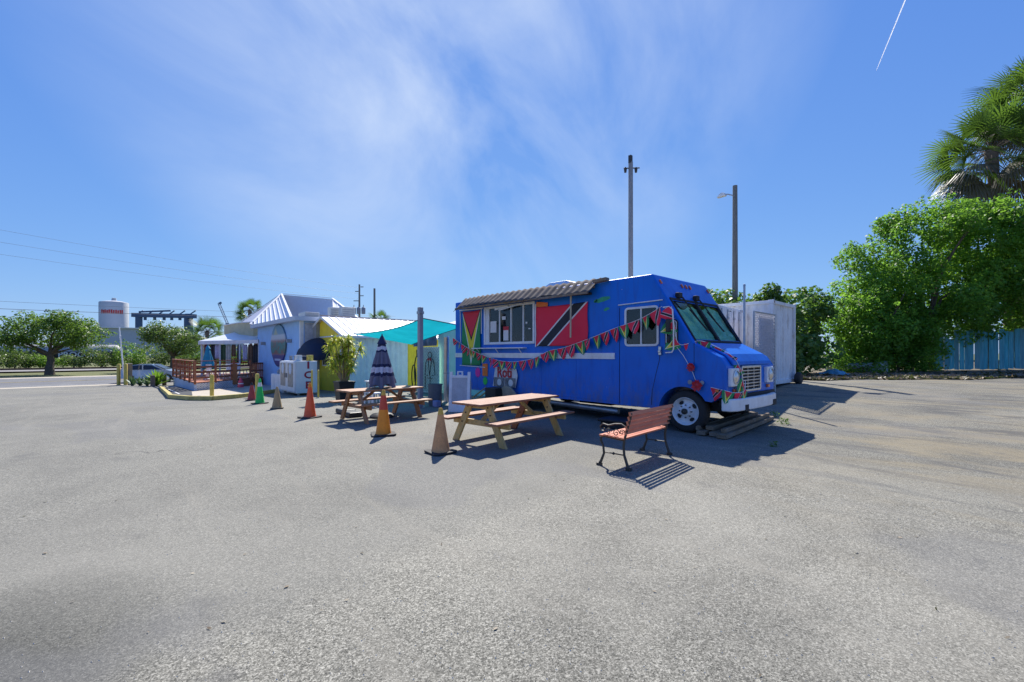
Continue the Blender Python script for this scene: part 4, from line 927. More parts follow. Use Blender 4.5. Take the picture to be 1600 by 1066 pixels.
b = MB(); b.grid(lambda u, v: (-18.3 + 2.03 * u, 10.30 - .05 * math.sin(u * 19) * v - .03 * math.sin(u * 7 + v * 5), 2.50 + .15 * u - (.60 + .12 * u) * v - .08 * math.sin(u * math.pi) * (1 - v)), 40, 8); b.build('sheet', M('tarp_fabric', (.10, .13, .20), .5, .35, 3), tp, True, fix=False, bevel=None)
fg = thing('wire_figure', 'black wire outline figure with a red bow tie on the lattice screen', 'wire figure', (-16.85, 10.3, -.1))
fx, fy = -16.85, 10.32; b = MB()
b.tube([(fx + .16 * math.cos(q), fy, 1.52 + .13 * math.sin(q)) for q in [2 * math.pi * i / 16 for i in range(16)]], .016, 6, True)
b.tube([(fx - .05, fy, 1.38), (fx - .25, fy, 1.32), (fx - .34, fy, 1.15), (fx - .40, fy, .62), (fx - .15, fy, .62)], .018, 6); b.tube([(fx + .05, fy, 1.38), (fx + .25, fy, 1.32), (fx + .34, fy, 1.15), (fx + .42, fy, .66), (fx + .18, fy, .62)], .018, 6)
b.tube([(fx - .14, fy, 1.28), (fx - .02, fy, .62), (fx + .14, fy, 1.28)], .018, 6); b.tube([(fx - .38, fy, .58), (fx - .40, fy, .0)], .018, 6); b.tube([(fx + .02, fy, .60), (fx + .02, fy, .0)], .018, 6); b.tube([(fx - .15, fy, .12), (fx + .35, fy, .12)], .014, 6); b.tube([(fx - .2, fy, .5), (fx + .2, fy, .5)], .014, 6)
b.build('outline', BLACKIRON, fg, True); b = MB()
for s in (-1, 1): b.slab([(fx, fy - .03, 1.33), (fx + s * .14, fy - .03, 1.40), (fx + s * .14, fy - .03, 1.25)], (0, .02, 0))
b.build('bow_tie', RED, fg)
hz = thing('hose_loop', 'black hose hanging in loops behind the sail post', 'hose', (-17.9, 10.2, -.1)); b = MB()
b.tube([(-17.75 + .22 * math.cos(q), 10.2, .75 + .72 * math.sin(q)) for q in [2 * math.pi * i / 20 for i in range(20)]], .025, 6, True); b.tube([(-17.95 + .18 * math.cos(q), 10.15, .55 + .52 * math.sin(q)) for q in [2 * math.pi * i / 20 for i in range(20)]], .025, 6, True); b.tube([(-17.75, 10.2, 1.45), (-17.78, 10.2, 1.75)], .02, 6); b.build('hose', RUB, hz, True)
o = thing('slanted_posts', 'pair of dark slanted pipes rising behind the sail', 'pipes', (-22, 17, 2.7)); 
for dx in (0, .34): b = MB(); b.tube([(-20.6 + dx * .7, 16.6 + dx * .7, 2.6), (-21.0 + dx * .7, 16.2 + dx * .7, 3.95)], .07, 8); b.build('pipe', GREY, o)

# ------------------------------------------------------------------ light blue main building
BY = 7.2; BX0, BX1 = -40., -24.4
bb = thing('blue_building', 'light blue building with white metal hipped roof and round mural sign', 'building', (-30, 10, -.5))
b = MB(); b.box(-33.6, BX1, BY, 14.5, -.9, 3.28); b.build('wall', BLUEW, bb)
b = MB(); b.box(BX0, -33.605, 8.6, 14.5, -.9, 3.28); b.build('wall', BLUEW, bb)
b = MB(); b.box(BX1 - .10, BX1 + .04, BY - .03, BY + .14, -.8, 3.28); b.build('corner_board', WHITE, bb)
b = MB(); b.box(-33.9, BX1 + .35, BY - .38, 13.2, 3.28, 3.50); b.build('fascia', M('pale_blue_fascia', (.52, .58, .66), .5, .06), bb)
A = Vector((-41.5, 10.75, 6.66)); E_ = Vector((-37.5, 13.6, 6.13)); F0 = Vector((-42.5, 7.9, 4.2)); F1 = Vector((-34.3, 6.95, 3.52)); F2 = Vector((-26.4, 7.35, 3.52)); Q = Vector((-28.0, 10.2, 3.52)); RR = Vector((-26.3, 11.25, 3.58)); B1 = Vector((-37.5, 20, 3.5)); B2 = Vector((-28.6, 20, 5.1))
k = 9
for i in range(k):
    b = MB(); p, q = F1.lerp(F2, i / k), F1.lerp(F2, (i + 1) / k)
    u0, u1 = i / k, (i + 1) / k; n = Vector((.1, -1, .35)).normalized() * .03
    tp0 = F1.lerp(A, u0 * 1.0) if True else A; tp1 = F1.lerp(A, min(1, u1))
    b.add([p, q, tp1, tp0], [(0, 1, 2, 3)]) if i else b.add([p, q, tp1], [(0, 1, 2)])
    b.bar(q + n, tp1 + n, .05, .05); b.build('roof_panel', WHITEM, bb)
b = MB(); b.add([F2, A, F1.lerp(A, 1)], [(0, 1, 2)]); 
b = MB(); b.add([F0, F1, A], [(0, 1, 2)]); LAVSHADE = M('lavender_shade_tone', (.50, .51, .58), .6, .05); b.build('roof_slope', LAVSHADE, bb)  # left slope's shade is painted as lavender-grey; well wall shares the colour
b = MB(); b.slab([Vector((A.x, A.y, 3.4)), Vector((E_.x, E_.y, 3.4)), E_ - Vector((0, 0, .02)), A - Vector((0, 0, .02))], (-.05, .05, 0)); b.build('roof_well_wall', LAVSHADE, bb)
for i in range(5):
    p, q = Q.lerp(RR, i / 5), Q.lerp(RR, (i + 1) / 5); tq = E_.lerp(RR, (i + 1) / 5) if i < 4 else RR; tp_ = E_.lerp(RR, i / 5)
    b = MB(); b.add([p, q, tq, tp_], [(0, 1, 2, 3)]) if i < 4 else b.add([p, q, tp_], [(0, 1, 2)]); b.bar(p + Vector((.03, 0, .03)), tp_ + Vector((.03, 0, .03)), .04, .04); b.build('roof_panel', WHITEM, bb)
for p, q in ((F1, A), (A, E_), (F0, A), (E_, RR), (A, F2)): b = MB(); b.bar(p + Vector((.05, -.05, .06)), q + Vector((.05, -.05, .06)), .13, .05); b.build('ridge_cap', WHITEM, bb)
# air conditioners on the flat well, duct in front
for x, y, w, h in ((-25.3, 7.9, 1.1, .30), (-26.0, 9.6, .5, .75), (-25.1, 9.9, .55, .72)):
    b = MB(); b.box(x - w / 2, x + w / 2, y - .38, y + .38, 3.50, 3.5 + h); ac = b.build('air_conditioner', M('ac_casing', (.46, .47, .45), .5, .08), bb, bevel=.02)
    for kk in range(5): b = MB(); z = 3.56 + kk * h / 6; b.box(x + w / 2 + .001, x + w / 2 + .015, y - .33, y + .33, z, z + h / 14); b.build('louvre', GREY, ac)
b = MB(); b.box(-24.9, -24.44, BY + 1.0, BY + 1.5, 1.6, 3.2); b.box(BX1 + .04, BX1 + .5, BY + .6, BY + 1.6, 1.2, 3.2); b.build('meter_box', GREY, bb)
# side wall of blue building towards the shed
b = MB(); b.box(-24.4, -24.36, BY + .2, 8.6, -.3, 3.2); b.build('side_trim', M('pale_panel', (.45, .47, .52), .6), bb)
# oval mural sign
def m_mural():
    t = NT('painted_mural'); x, y, z = t.xyz(t.coord('Generated')); n = t.noise(t.coord('Generated'), 7, 4, .6, 1.2)
    zz = t.math('ADD', z, t.math('MULTIPLY', t.math('SUBTRACT', n, .5), .05))
    c = t.ramp(zz, [(0., (.03, .03, .14)), (.16, (.05, .035, .22)), (.26, (.06, .04, .20)), (.29, (.30, .13, .14)), (.33, (.16, .12, .08)), (.55, (.10, .13, .11)), (.60, (.33, .17, .15)), (.66, (.50, .52, .56)), (.74, (.52, .55, .60)), (.78, (.16, .30, .42)), (1., (.08, .22, .38))])
    mid = t.math('MULTIPLY', t.math('GREATER_THAN', z, .3), t.math('LESS_THAN', z, .6))
    c = t.mix(t.math('MULTIPLY', mid, t.ramp(n, [(.48, 0.), (.56, .9)])), c, (.03, .22, .20)); c = t.mix(t.math('MULTIPLY', mid, t.ramp(n, [(.40, .8), (.44, 0.)])), c, (.33, .05, .05))
    dx = t.math('ABSOLUTE', t.math('SUBTRACT', x, .36)); tri = t.math('LESS_THAN', dx, t.math('MULTIPLY', t.math('SUBTRACT', .92, z), .9)); top = t.math('GREATER_THAN', z, .76)
    c = t.mix(t.math('MULTIPLY', t.math('MULTIPLY', tri, top), .7), c, (.48, .45, .20))
    t.col(c); t.par(Roughness=.4); return t.m
ms = thing('surfboard_sign', 'tall oval surfboard sign with a colourful painted scene on the blue wall', 'sign', (-28.6, BY - .05, .8))
b = MB(); cxm, czm, hw, hh = -28.35, 2.12, 1.55, 1.16
pts = [(cxm + hw * math.cos(a) * (1 if math.sin(a) > -.2 else (1 - .25 * (abs(math.sin(a)) - .2))), BY - .09, czm + hh * math.sin(a) * (1.0 if math.sin(a) > 0 else 1.12)) for a in [2 * math.pi * i / 48 for i in range(48)]]
b.slab(pts, (0, .06, 0)); b.build('board', m_mural(), ms)
b = MB(); b.box(cxm - .62, cxm + .62, BY - .098, BY - .091, 1.16, 1.28); b.build('lettering_strip', M('pale_strip', (.50, .52, .66), .5, .2, 9), ms)
for x, z in ((-31.6, 2.2), (-26.0, 2.25)):
    b = MB(); b.box(x - .1, x + .1, BY - .25, BY - .001, z - .08, z + .12); o = b.build('floodlight', GREY, None, bevel=.02); tag(o, 'small grey floodlight on the blue wall %s of the mural sign' % ('left' if x < -28 else 'right'), 'floodlight', 'wall floodlights')
# tan parapet block and porch
b = MB(); b.slab([(-40.1, 6.3, 2.5), (-36.0, 6.55, 2.5), (-34.6, 7.15, 2.5), (-34.6, 8.5, 2.5), (-40.1, 8.5, 2.5)], (0, 0, 1.22)); b.build('parapet', TANW, bb)
b = MB(); b.slab([(-40.2, 6.22, 3.722), (-36.0, 6.47, 3.722), (-34.5, 7.1, 3.722), (-34.5, 8.5, 3.722), (-40.2, 8.5, 3.722)], (0, 0, .06)); b.build('coping', OFFWH, bb)
pr = thing('porch', 'white roofed open porch at the end of the blue building', 'porch', (-35, 6, .1))
e1, e2, e3, e4 = Vector((-36.0, 4.2, 2.42)), Vector((-33.2, 7.15, 2.50)), Vector((-38.5, 8.5, 2.5)), Vector((-41.5, 5.2, 2.42)); ap = Vector((-37.2, 6.5, 3.12)); ap2 = Vector((-35.4, 8.0, 3.12))
for vs in ((e1, e2, ap2, ap), (e4, e1, ap)):
    b = MB(); b.add(vs, [tuple(range(len(vs)))]); b.build('roof_slope', WHITEM, pr)
for p, q in ((e1, e2), (e4, e1)):
    b = MB(); b.bar(p - Vector((0, 0, .12)), q - Vector((0, 0, .12)), .05, .24); b.build('eave_board', WHITE, pr)
for p in (e1.lerp(e2, .02), e1.lerp(e2, .33), e1.lerp(e2, .66), e1.lerp(e2, .98), e4.lerp(e1, .3), e4.lerp(e1, .65)):
    b = MB(); b.box(p.x - .04, p.x + .04, p.y - .04 + .1, p.y + .04 + .1, .08, 2.3); b.build('porch_post', WHITE, pr)
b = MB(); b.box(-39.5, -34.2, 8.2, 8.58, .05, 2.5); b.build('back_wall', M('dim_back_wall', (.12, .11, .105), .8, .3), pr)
# wares hanging under the porch
HANGC = [M('hang_%s' % n, c, .7, .2, 6) for n, c in (('maroon', (.16, .04, .05)), ('dark', (.03, .03, .035)), ('lilac', (.48, .46, .60)), ('green', (.05, .10, .04)), ('cream', (.5, .48, .42)), ('brown', (.16, .09, .05)))]
names = ['maroon wreath-like bundle', 'dark jacket-like bundle', 'pale lilac shirt', 'dark green bundle', 'cream cloth', 'brown bag', 'black bundle', 'grey blue shirt', 'deep brown cloth', 'dark slim cloth']
for i in range(10):
    t_ = .06 + .09 * i; p = e1.lerp(e2, t_); m = HANGC[[0, 1, 2, 3, 4, 5, 1, 2, 5, 1][i]]; w = .32 if i not in (0, 2) else .45; h = [.7, 1.2, .95, 1.1, 1.3, .8, 1.2, 1.1, 1.4, 1.3][i]
    o = thing('hung_cloth', '%s hung under the porch eave, %s from its left post' % (names[i], ['first', 'second', 'third', 'fourth', 'fifth', 'sixth', 'seventh', 'eighth', 'ninth', 'tenth'][i]), 'cloth', (p.x, p.y + .3, 2.2), R(46), 'goods hung under the porch'); ORG.pop(o.name, None)
    b = MB(); b.grid(lambda u, v: ((u - .5) * w * (1 - .25 * (v < .15)), .05 * math.sin(u * 12 + i), -.02 - h * v), 8, 6); q = b.build('cloth', m, o, True, fix=False, bevel=None); q.modifiers.new('s', 'SOLIDIFY').thickness = .04
    b = MB(); b.tube([(0, 0, .0), (0, 0, .12)], .008, 5); b.build('hook', STEEL, o)

# ------------------------------------------------------------------ timber deck, ramp and kerb
dk = thing('timber_deck', 'raised red brown timber deck with slatted railings and white lattice skirt', 'deck', (-31, 5, -.4))
C0, CL, CR = (-28.3, 3.15), (-38.6, 3.05), (-31.9, 6.9); ZF = .06
b = MB(); b.slab([(*C0, ZF), (*CL, ZF), (-40, 8.5, ZF), (-33.5, 8.5, ZF), (*CR, ZF)], (0, 0, -.06)); b.build('deck_floor', DECKW, dk)
b = MB(); b.slab([(C0[0], C0[1] + .02, -.75), (CL[0], CL[1] + .02, -.75), (CL[0], CL[1] + .02, ZF - .08), (C0[0], C0[1] + .02, ZF - .08)], (0, .05, 0)); b.build('skirt_wall', M('pale_blue_skirt', (.50, .56, .66), .6, .1, 3), dk)
def lerp2(a, c, t_): return (a[0] + (c[0] - a[0]) * t_, a[1] + (c[1] - a[1]) * t_)
b = MB(); n_ = 26
for k in range(-8, n_):
    for s in (1, -1):
        pa = []
        x0 = k / n_; x1 = x0 + s * .21; lo, hi = 0., 1.
        for lim, sg_ in ((0, 1), (.62, -1)):
            tt = (lim - x0) / (x1 - x0)
            if (x1 - x0) * sg_ > 0: lo = max(lo, tt)
            else: hi = min(hi, tt)
        if hi - lo < .05: continue
        for t_ in (lo, hi): q = lerp2(C0, CR, x0 + (x1 - x0) * t_); pa.append((q[0] + .03, q[1] - .02 - .01 * s, -.50 + .50 * t_))
        b.bar(pa[0], pa[1], .045, .012, (1, -1, 0))
l2 = b.build('lattice_skirt', WHITE, dk); l2['kind'] = 'stuff'
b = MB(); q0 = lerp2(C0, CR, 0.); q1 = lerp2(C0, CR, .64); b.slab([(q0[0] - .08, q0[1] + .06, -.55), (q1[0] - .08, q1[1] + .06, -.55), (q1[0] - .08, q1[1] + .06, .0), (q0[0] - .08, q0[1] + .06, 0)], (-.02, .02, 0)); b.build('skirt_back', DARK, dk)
b = MB(); q0 = lerp2(C0, CR, .62); q1 = CR; b.slab([(*q0, -.5), (*q1, -.5), (*q1, .05), (*q0, .05)], (-.04, .04, 0)); b.build('skirt_board', DECKW, dk)
def railing(a, c, npost, zf, h, bal=None, rails=(.22, .52, .80), skip=0):
    for i in range(skip, npost + 1):
        p = lerp2(a, c, i / npost); b = MB(); b.box(p[0] - .05, p[0] + .05, p[1] - .05, p[1] + .05, zf - .1, zf + h - .02); b.build('rail_post', DECKW, dk)
    for z in rails: b = MB(); b.bar((*a, zf + z), (*c, zf + z), .035, .10); b.build('rail', DECKW, dk)
    b = MB(); b.bar((*a, zf + h), (*c, zf + h), .14, .04); b.build('top_rail', DECKW, dk)
    for k in range(bal or 0):
        p = lerp2(a, c, (k + .5) / bal); b = MB(); b.bar((p[0], p[1] - .03, zf + .12), (p[0], p[1] - .03, zf + h - .03), .035, .035); b.build('baluster', DECKW, dk)
railing(C0, CL, 5, ZF, 1.12, 14); railing(C0, lerp2(C0, CR, .84), 3, ZF, 1.121, 0, skip=1); railing(CL, (-40, 8.4), 3, ZF, 1.119, 0, skip=1)
b = MB(); q = lerp2(C0, CR, .56); b.box(q[0] + .04, q[0] + .10, q[1] - .16, q[1] + .16, -.25, .98); b.build('gate_post', wood('orange_post', (.36, .13, .04), (.5, .2, .07)), dk)
# brown lattice panel by the steps
o = thing('lattice_gate', 'dark brown lattice gate at the right end of the deck', 'gate', (-31.5, 6.6, 0)); q0 = lerp2(C0, CR, .86); q1 = (-31.0, 7.0); q1 = lerp2(C0, CR, 1.16)
b = MB()
for z in (-.4, .0, .5, .95): b.bar((*q0, z), (*q1, z), .05, .10)
b.build('rail', DECKW, o)
for k in range(9): b = MB(); p = lerp2(q0, q1, k / 8); b.bar((p[0] + .03, p[1] - .03, -.45), (p[0] + .03, p[1] - .03, 1.0), .09, .02, (1, -1, 0)); b.build('slat', DECKW, o)
closed_umbrella('deck_umbrella', 'closed plain teal umbrella standing on the deck', (-31.6, 4.15, ZF), .62, 2.0, .36, FAB_TEAL, BLACKIRON, 6, False, .12)
# white table and chairs on the deck
for i, (x, y) in enumerate(((-31.0, 4.9), (-32.2, 5.6), (-30.3, 4.2), (-33.2, 6.2))):
    o = thing('patio_chair', 'white patio chair on the deck, %s from the near corner' % ['second', 'third', 'first', 'fourth'][i], 'chair', (x, y, ZF), .4 + i, 'white chairs on the deck'); ORG.pop(o.name, None)
    b = MB(); b.box(-.22, .22, -.22, .22, .42, .45); b.build('seat', WHITE, o, bevel=.01); b = MB()
    for k in range(5): b.box(-.20 + .09 * k, -.16 + .09 * k, .20, .23, .45, .86)
    b.box(-.23, .23, .195, .235, .84, .90); b.build('backrest', WHITE, o)
    for sx in (-1, 1):
        for sy in (-1, 1): b = MB(); b.bar((sx * .24, sy * .24, 0), (sx * .19, sy * .19, .42), .035, .035); b.build('leg', WHITE, o)
o = thing('patio_table', 'round pale aqua table under the teal umbrella', 'table', (-31.6, 4.15, ZF)); b = MB(); b.lathe([(.02, .70), (.5, .70), (.52, .72), (.5, .74), (.03, .74)], 24, (-31.6, 4.15, ZF)); b.build('top', M('aqua_top', (.25, .52, .55), .4), o); b = MB(); b.lathe([(.25, 0), (.25, .03), (.05, .06), (.04, .7)], 12, (-31.6, 4.15, ZF)); b.build('pedestal', WHITE, o, True)
# concrete landing with yellow kerb
kp = [(-35.2, 2.15), (-30., 1.95), (-26., 1.85), (-23.2, 1.75), (-21.3, 2.25), (-20.5, 2.85), (-21.0, 3.8), (-22.0, 4.66), (-23.3, 5.7), (-24.6, 6.9)]
b = MB(); pad = [(x, y, G(x, y) + .05) for x, y in kp] + [(-25.5, 7.18, -.28), (-31.8, 7.18, -.42), (-32.5, 6.4, -.43), (-28.2, 3.0, -.37), (-35.2, 2.9, -.5)]
b.slab(pad, (0, 0, -.3)); struct(b.build('landing_slab', CONC, None))
KERBY = M('faded_kerb_yellow', (.50, .41, .13), .75, .2, 3, dirt=.7, dcol=(.30, .25, .14))
kb = thing('kerb', 'yellow painted kerb curving round the landing by the deck', 'kerb', (-23, 2.5, -.3))
for k in range(len(kp) - 1):
    (xa, ya), (xb, yb_) = kp[k], kp[k + 1]; b = MB(); b.bar((xa, ya, G(xa, ya) + .085), (xb, yb_, G(xb, yb_) + .085), .16, .17); b.build('kerb_stone', KERBY, kb, bevel=.02)
mt = thing('ramp_mat', 'black ramp mat with pale stripes beside the deck skirt', 'mat', (-27, 2.5, -.2)); 
def padz(x, y): return G(x, y) + .066
b = MB(); b.add([(-33.5, 2.05, padz(-33.5, 2)), (-24.2, 2.0, padz(-24.2, 2)), (-23.7, 2.55, padz(-23.7, 2.5)), (-27.8, 2.95, padz(-27.8, 2.9)), (-33.5, 2.9, padz(-33.5, 2.9))], [(0, 1, 2, 3, 4)]); b.build('sheet', M('black_mat', (.03, .032, .036), .8), mt)
for k in range(3): b = MB(); y = 2.2 + .2 * k; b.add([(-31 + k, y, padz(-31, y) + .005), (-25.2 + k * .3, y, padz(-25.2, y) + .005), (-25.2 + k * .3, y + .06, padz(-25.2, y) + .005), (-31 + k, y + .06, padz(-31, y) + .005)], [(0, 1, 2, 3)]); b.build('stripe', CREAM, mt)
# bollards
def bollard(label, x, y, h, r=.07, m=YEL, base=0):
    z = G(x, y) + base; o = thing('bollard', label, 'bollard', (x, y, z), 0, 'yellow bollards'); b = MB(); b.lathe([(r, -.05), (r, h - .04), (r * .8, h - .01), (.01, h)], 16, (x, y, z)); b.build('post', m, o, True); b = MB(); b.lathe([(r + .04, 0), (r + .03, .02), (r, .03)], 16, (x, y, z), cap=False); b.build('footing', CONC, o)
bollard('yellow bollard in front of the white deck lattice', -21.6, 2.97, .98, .075); bollard('yellow bollard right behind the green cone', -21.1, 4.5, .98, .075)
bollard('thin yellow bollard at the right edge of the ice freezer', -18.15, 6.02, 1.12, .035); bollard('thin yellow bollard just left of the one at the freezer edge', -18.35, 5.84, 1.12, .035)
bollard('yellow post left of the pair by the road', -42.9, .25, 1.55, .11); bollard('yellow post right of the pair by the road', -42.2, .62, 1.55, .11)
b = MB(); b.box(-43.2, -42.5, .62, 1.0, -.72, .85); o = b.build('utility_box', M('taupe_box', (.22, .19, .14), .7), None, bevel=.02); tag(o, 'taupe utility box between the two yellow posts near the road', 'utility box')

# ------------------------------------------------------------------ ice freezer, planter and company
fz = thing('ice_freezer', 'white two door ice freezer with red ICE lettering on its side', 'ice freezer', (-20.1, 5.73, G(-20.1, 5.7)))
z0 = G(-20.1, 5.7)
FRZ = M('freezer_white', (.70, .74, .76), .4, .05, 3, dirt=.15)
b = MB(); b.box(-22.4, -20.1, 5.75, 6.62, z0 + .10, z0 + 1.48); b.build('cabinet', FRZ, fz, bevel=.015)
for x in (-22.25, -20.25):
    for y in (5.9, 6.5): b = MB(); b.lathe([(.05, 0), (.05, .11)], 10, (x, y, z0)); b.build('foot', GREY, fz)
for x0, x1 in ((-22.36, -21.28), (-21.22, -20.14)):
    b = MB(); b.box(x0, x1, 5.69, 5.748, z0 + .16, z0 + 1.44); d = b.build('door', WHITE, fz, bevel=.01)
    b = MB(); b.box(x0 + .16, x1 - .16, 5.680, 5.688, z0 + .36, z0 + 1.38); b.build('photo_panel', M('ice_photo', (.36, .32, .27), .5, .35, 6), d)
    b = MB(); b.slab([((x0 + x1) / 2 + .20 * math.cos(a), 5.672, z0 + 1.14 + .24 * math.sin(a)) for a in [2 * math.pi * i / 20 for i in range(20)]], (0, .006, 0)); b.build('oval_badge', M('pale_blue_badge', (.55, .66, .85), .4, .2, 12), d)
    hx = x1 - .07 if x0 < -22 else x0 + .07; b = MB(); b.bar((hx, 5.65, z0 + .75), (hx, 5.65, z0 + .95), .03, .03); b.build('handle', BLACKP, d)
LET = M('crimson_lettering', (.36, .02, .05), .5, .1, 8, 0); LETO = M('navy_outline', (.04, .02, .10), .5, .1, 8, 0)
for ch, z in (('I', 1.29), ('C', .87), ('E', .43)):
    for m, sz, off in ((LETO, .43, .004), (LET, .40, .008)):
        me = text_mesh(ch, sz, .002, m, 'letter', True); piece(me, 'letter', fz, (-20.1 + off, 6.24 + (.012 if m is LETO else 0), z0 + z), (math.pi / 2, 0, math.pi / 2), (1.25, 1, 1))
for i, (y, w, h, m, nm, lab) in enumerate(((5.95, .22, .26, CREAM, 'carton', 'white carton standing on top of the ice freezer'), (6.42, .20, .26, YEL, 'carton', 'yellow carton standing on top of the ice freezer'))):
    b = MB(); b.box(-20.6, -20.3, y - w / 2, y + w / 2, z0 + 1.481, z0 + 1.48 + h); o = b.build(nm, m, None, bevel=.01); tag(o, lab, 'carton')
for i, x in enumerate((-21.9, -21.2, -20.75)):
    o = thing('bottle_crate', 'grey crate on the freezer top, %s from its door end' % ['first', 'second', 'third'][i], 'crate', (x, 6.2, z0 + 1.481), 0, 'grey crates on the ice freezer'); b = MB(); zz = z0 + 1.481
    b.box(x - .2, x + .2, 6.05, 6.38, zz, zz + .02); b.box(x - .2, x + .2, 6.05, 6.38, zz + .2, zz + .22); b.build('frame', GREY, o)
    for k in range(6): b = MB(); b.box(x - .2 + .075 * k, x - .18 + .075 * k, 6.03, 6.06, zz + .02, zz + .22); b.build('bar', GREY, o)
cb = thing('white_cabinet', 'low white cabinet left of the ice freezer', 'cabinet', (-24.3, 6.0, G(-24.3, 6))); zc = G(-24.3, 6)
b = MB(); b.box(-24.9, -23.0, 5.95, 6.6, zc + .03, zc + .88); b.build('carcass', WHITE, cb, bevel=.01)
for k in range(5): b = MB(); b.box(-24.85 + .36 * k, -24.53 + .36 * k, 5.925, 5.948, zc + .08, zc + .84); b.build('panel', WHITE, cb)
for k, (x, h, m) in enumerate(((-24.5, .22, GREY), (-24.1, .30, BLACKP))):
    o = thing('canister', ['grey canister on the low white cabinet', 'black canister on the low white cabinet'][k], 'canister', (x, 6.2, zc + .88)); b = MB(); b.lathe([(.09, 0), (.09, h * .7), (.04, h * .85), (.04, h)], 12, (x, 6.2, zc + .88)); b.build('body', m, o, True)
# planter with a variegated dracaena
zp = G(-16.2, 6.1); pt = thing('planter', 'tall black square planter holding the yellow green plant', 'planter', (-16.1, 6.25, zp))
b = MB(); 
def frust(b, cx, cy, z0, z1, a0, a1):
    b.add([(cx + sx * a * .5, cy + sy * a * .5, z) for a, z in ((a0, z0), (a1, z1)) for sx, sy in ((-1, -1), (1, -1), (1, 1), (-1, 1))], [(0, 1, 2, 3), (4, 5, 6, 7), (0, 1, 5, 4), (1, 2, 6, 5), (2, 3, 7, 6), (3, 0, 4, 7)])
frust(b, -16.1, 6.25, zp, zp + .70, .44, .58); b.build('pot', BLACKP, pt, bevel=.012); b = MB(); b.box(-16.1 - .30, -16.1 + .30, 5.95, 6.55, zp + .66, zp + .715); b.build('rim', BLACKP, pt, bevel=.01)
def leaf_mesh(name, mat, quads, tone, parent=None, kind=None, org=None):
    n = len(quads); V = np.asarray(quads, dtype=np.float32).reshape(-1, 3)
    if org is not None: V = V - np.array(org, dtype=np.float32)
    me = bpy.data.meshes.new(name); me.vertices.add(n * 4); me.vertices.foreach_set('co', V.ravel()); me.loops.add(n * 4); me.loops.foreach_set('vertex_index', np.arange(n * 4, dtype=np.int32))
    me.polygons.add(n); me.polygons.foreach_set('loop_start', np.arange(0, n * 4, 4, dtype=np.int32)); me.update(calc_edges=True); me.materials.append(mat)
    at = me.attributes.new('tone', 'FLOAT', 'FACE'); at.data.foreach_set('value', np.asarray(tone, dtype=np.float32))
    o = bpy.data.objects.new(name, me); COL.objects.link(o)
    if parent: o.parent = parent
    return o
DRAC = leafmat('variegated_leaf', (.20, .28, .03), (.80, .72, .08), (.85, .74, .30), .4)
dp = thing('dracaena_plant', 'bushy yellow and green dracaena growing in the black planter', 'plant', (-16.1, 6.25, zp + .7))
b = MB(); heads = []
for k in range(24):
    a = k * 2.4; sp = rnd.uniform(.08, .62); h = rnd.uniform(.5, 1.62); p = Vector((-16.1 + sp * math.cos(a), 6.25 + sp * math.sin(a), zp + .70 + h)); heads.append(p)
    b.tube([(-16.1 + .1 * math.cos(a), 6.25 + .1 * math.sin(a), zp + .68), (-16.1 + sp * .6 * math.cos(a + .3), 6.25 + sp * .6 * math.sin(a + .3), zp + .7 + h * .5), p], [.022, .018, .014], 6)
b.build('stems', M('cane_stem', (.34, .24, .14), .8, .25, 9), dp, True)
qs, tn = [], []
for p in heads:
    for k in range(60):
        a = rnd.uniform(0, 6.283); el = rnd.uniform(-.5, 1.2); L = rnd.uniform(.20, .36); d = Vector((math.cos(a) * math.cos(el), math.sin(a) * math.cos(el), math.sin(el))); s = d.cross(Vector((0, 0, 1))).normalized() * .026; o0 = p + Vector((0, 0, rnd.uniform(-.22, .03)))
        m_ = o0 + d * L * .5; e_ = o0 + d * L + Vector((0, 0, -.10 * L / .3)); tt = rnd.random()
        qs.append([o0 - s * .4, o0 + s * .4, m_ + s, m_ - s]); qs.append([m_ - s, m_ + s, e_ + s * .1, e_ - s * .1]); tn += [tt, tt]
leaf_mesh('foliage', DRAC, qs, tn, dp, org=(-16.1, 6.25, zp + .7))
# white folding table and stools beside table two
zt = G(-14.5, 6.4); o = thing('folding_table', 'small white folding table behind the brown picnic table', 'table', (-14.3, 6.6, zt)); b = MB(); b.box(-14.7, -13.9, 6.4, 7.0, zt + .72, zt + .75); b.build('top', WHITE, o)
for x in (-14.6, -14.0):
    for y in (6.45, 6.95): b = MB(); b.bar((x, y, zt), (x, y, zt + .72), .03, .03); b.build('leg', STEEL, o)
b = MB(); b.box(-14.66, -14.0, 6.45, 6.47, zt + .3, zt + .72); b.build('apron', M('grey_green_panel', (.40, .50, .47), .6), o)
for i, x in enumerate((-13.6, -13.0)):
    o = thing('stool', 'pale grey plastic stool behind the brown picnic table, %s of two' % ['farther', 'nearer'][i], 'stool', (x, 6.0, zt), 0, 'stools by the folding table'); b = MB(); b.lathe([(.17, .44), (.18, .46), (.17, .48), (.01, .48)], 16, (x, 6.0, zt)); b.build('seat', OFFWH, o)
    for k in range(4): a = math.pi / 4 + k * math.pi / 2; b = MB(); b.bar((x + .19 * math.cos(a), 6.0 + .19 * math.sin(a), zt), (x + .13 * math.cos(a), 6.0 + .13 * math.sin(a), zt + .44), .035, .035); b.build('leg', OFFWH, o)
for i, (x, y) in enumerate(((-11.2, 4.55), (-12.0, 4.7))):
    o = thing('weight_block', 'low black weight on the ground %s the brown picnic table' % ['under', 'behind'][i], 'weight', (x, y, G(x, y))); b = MB(); b.box(x - .28, x + .28, y - .18, y + .18, G(x, y), G(x, y) + .13); b.build('body', BLACKP, o, bevel=.03)

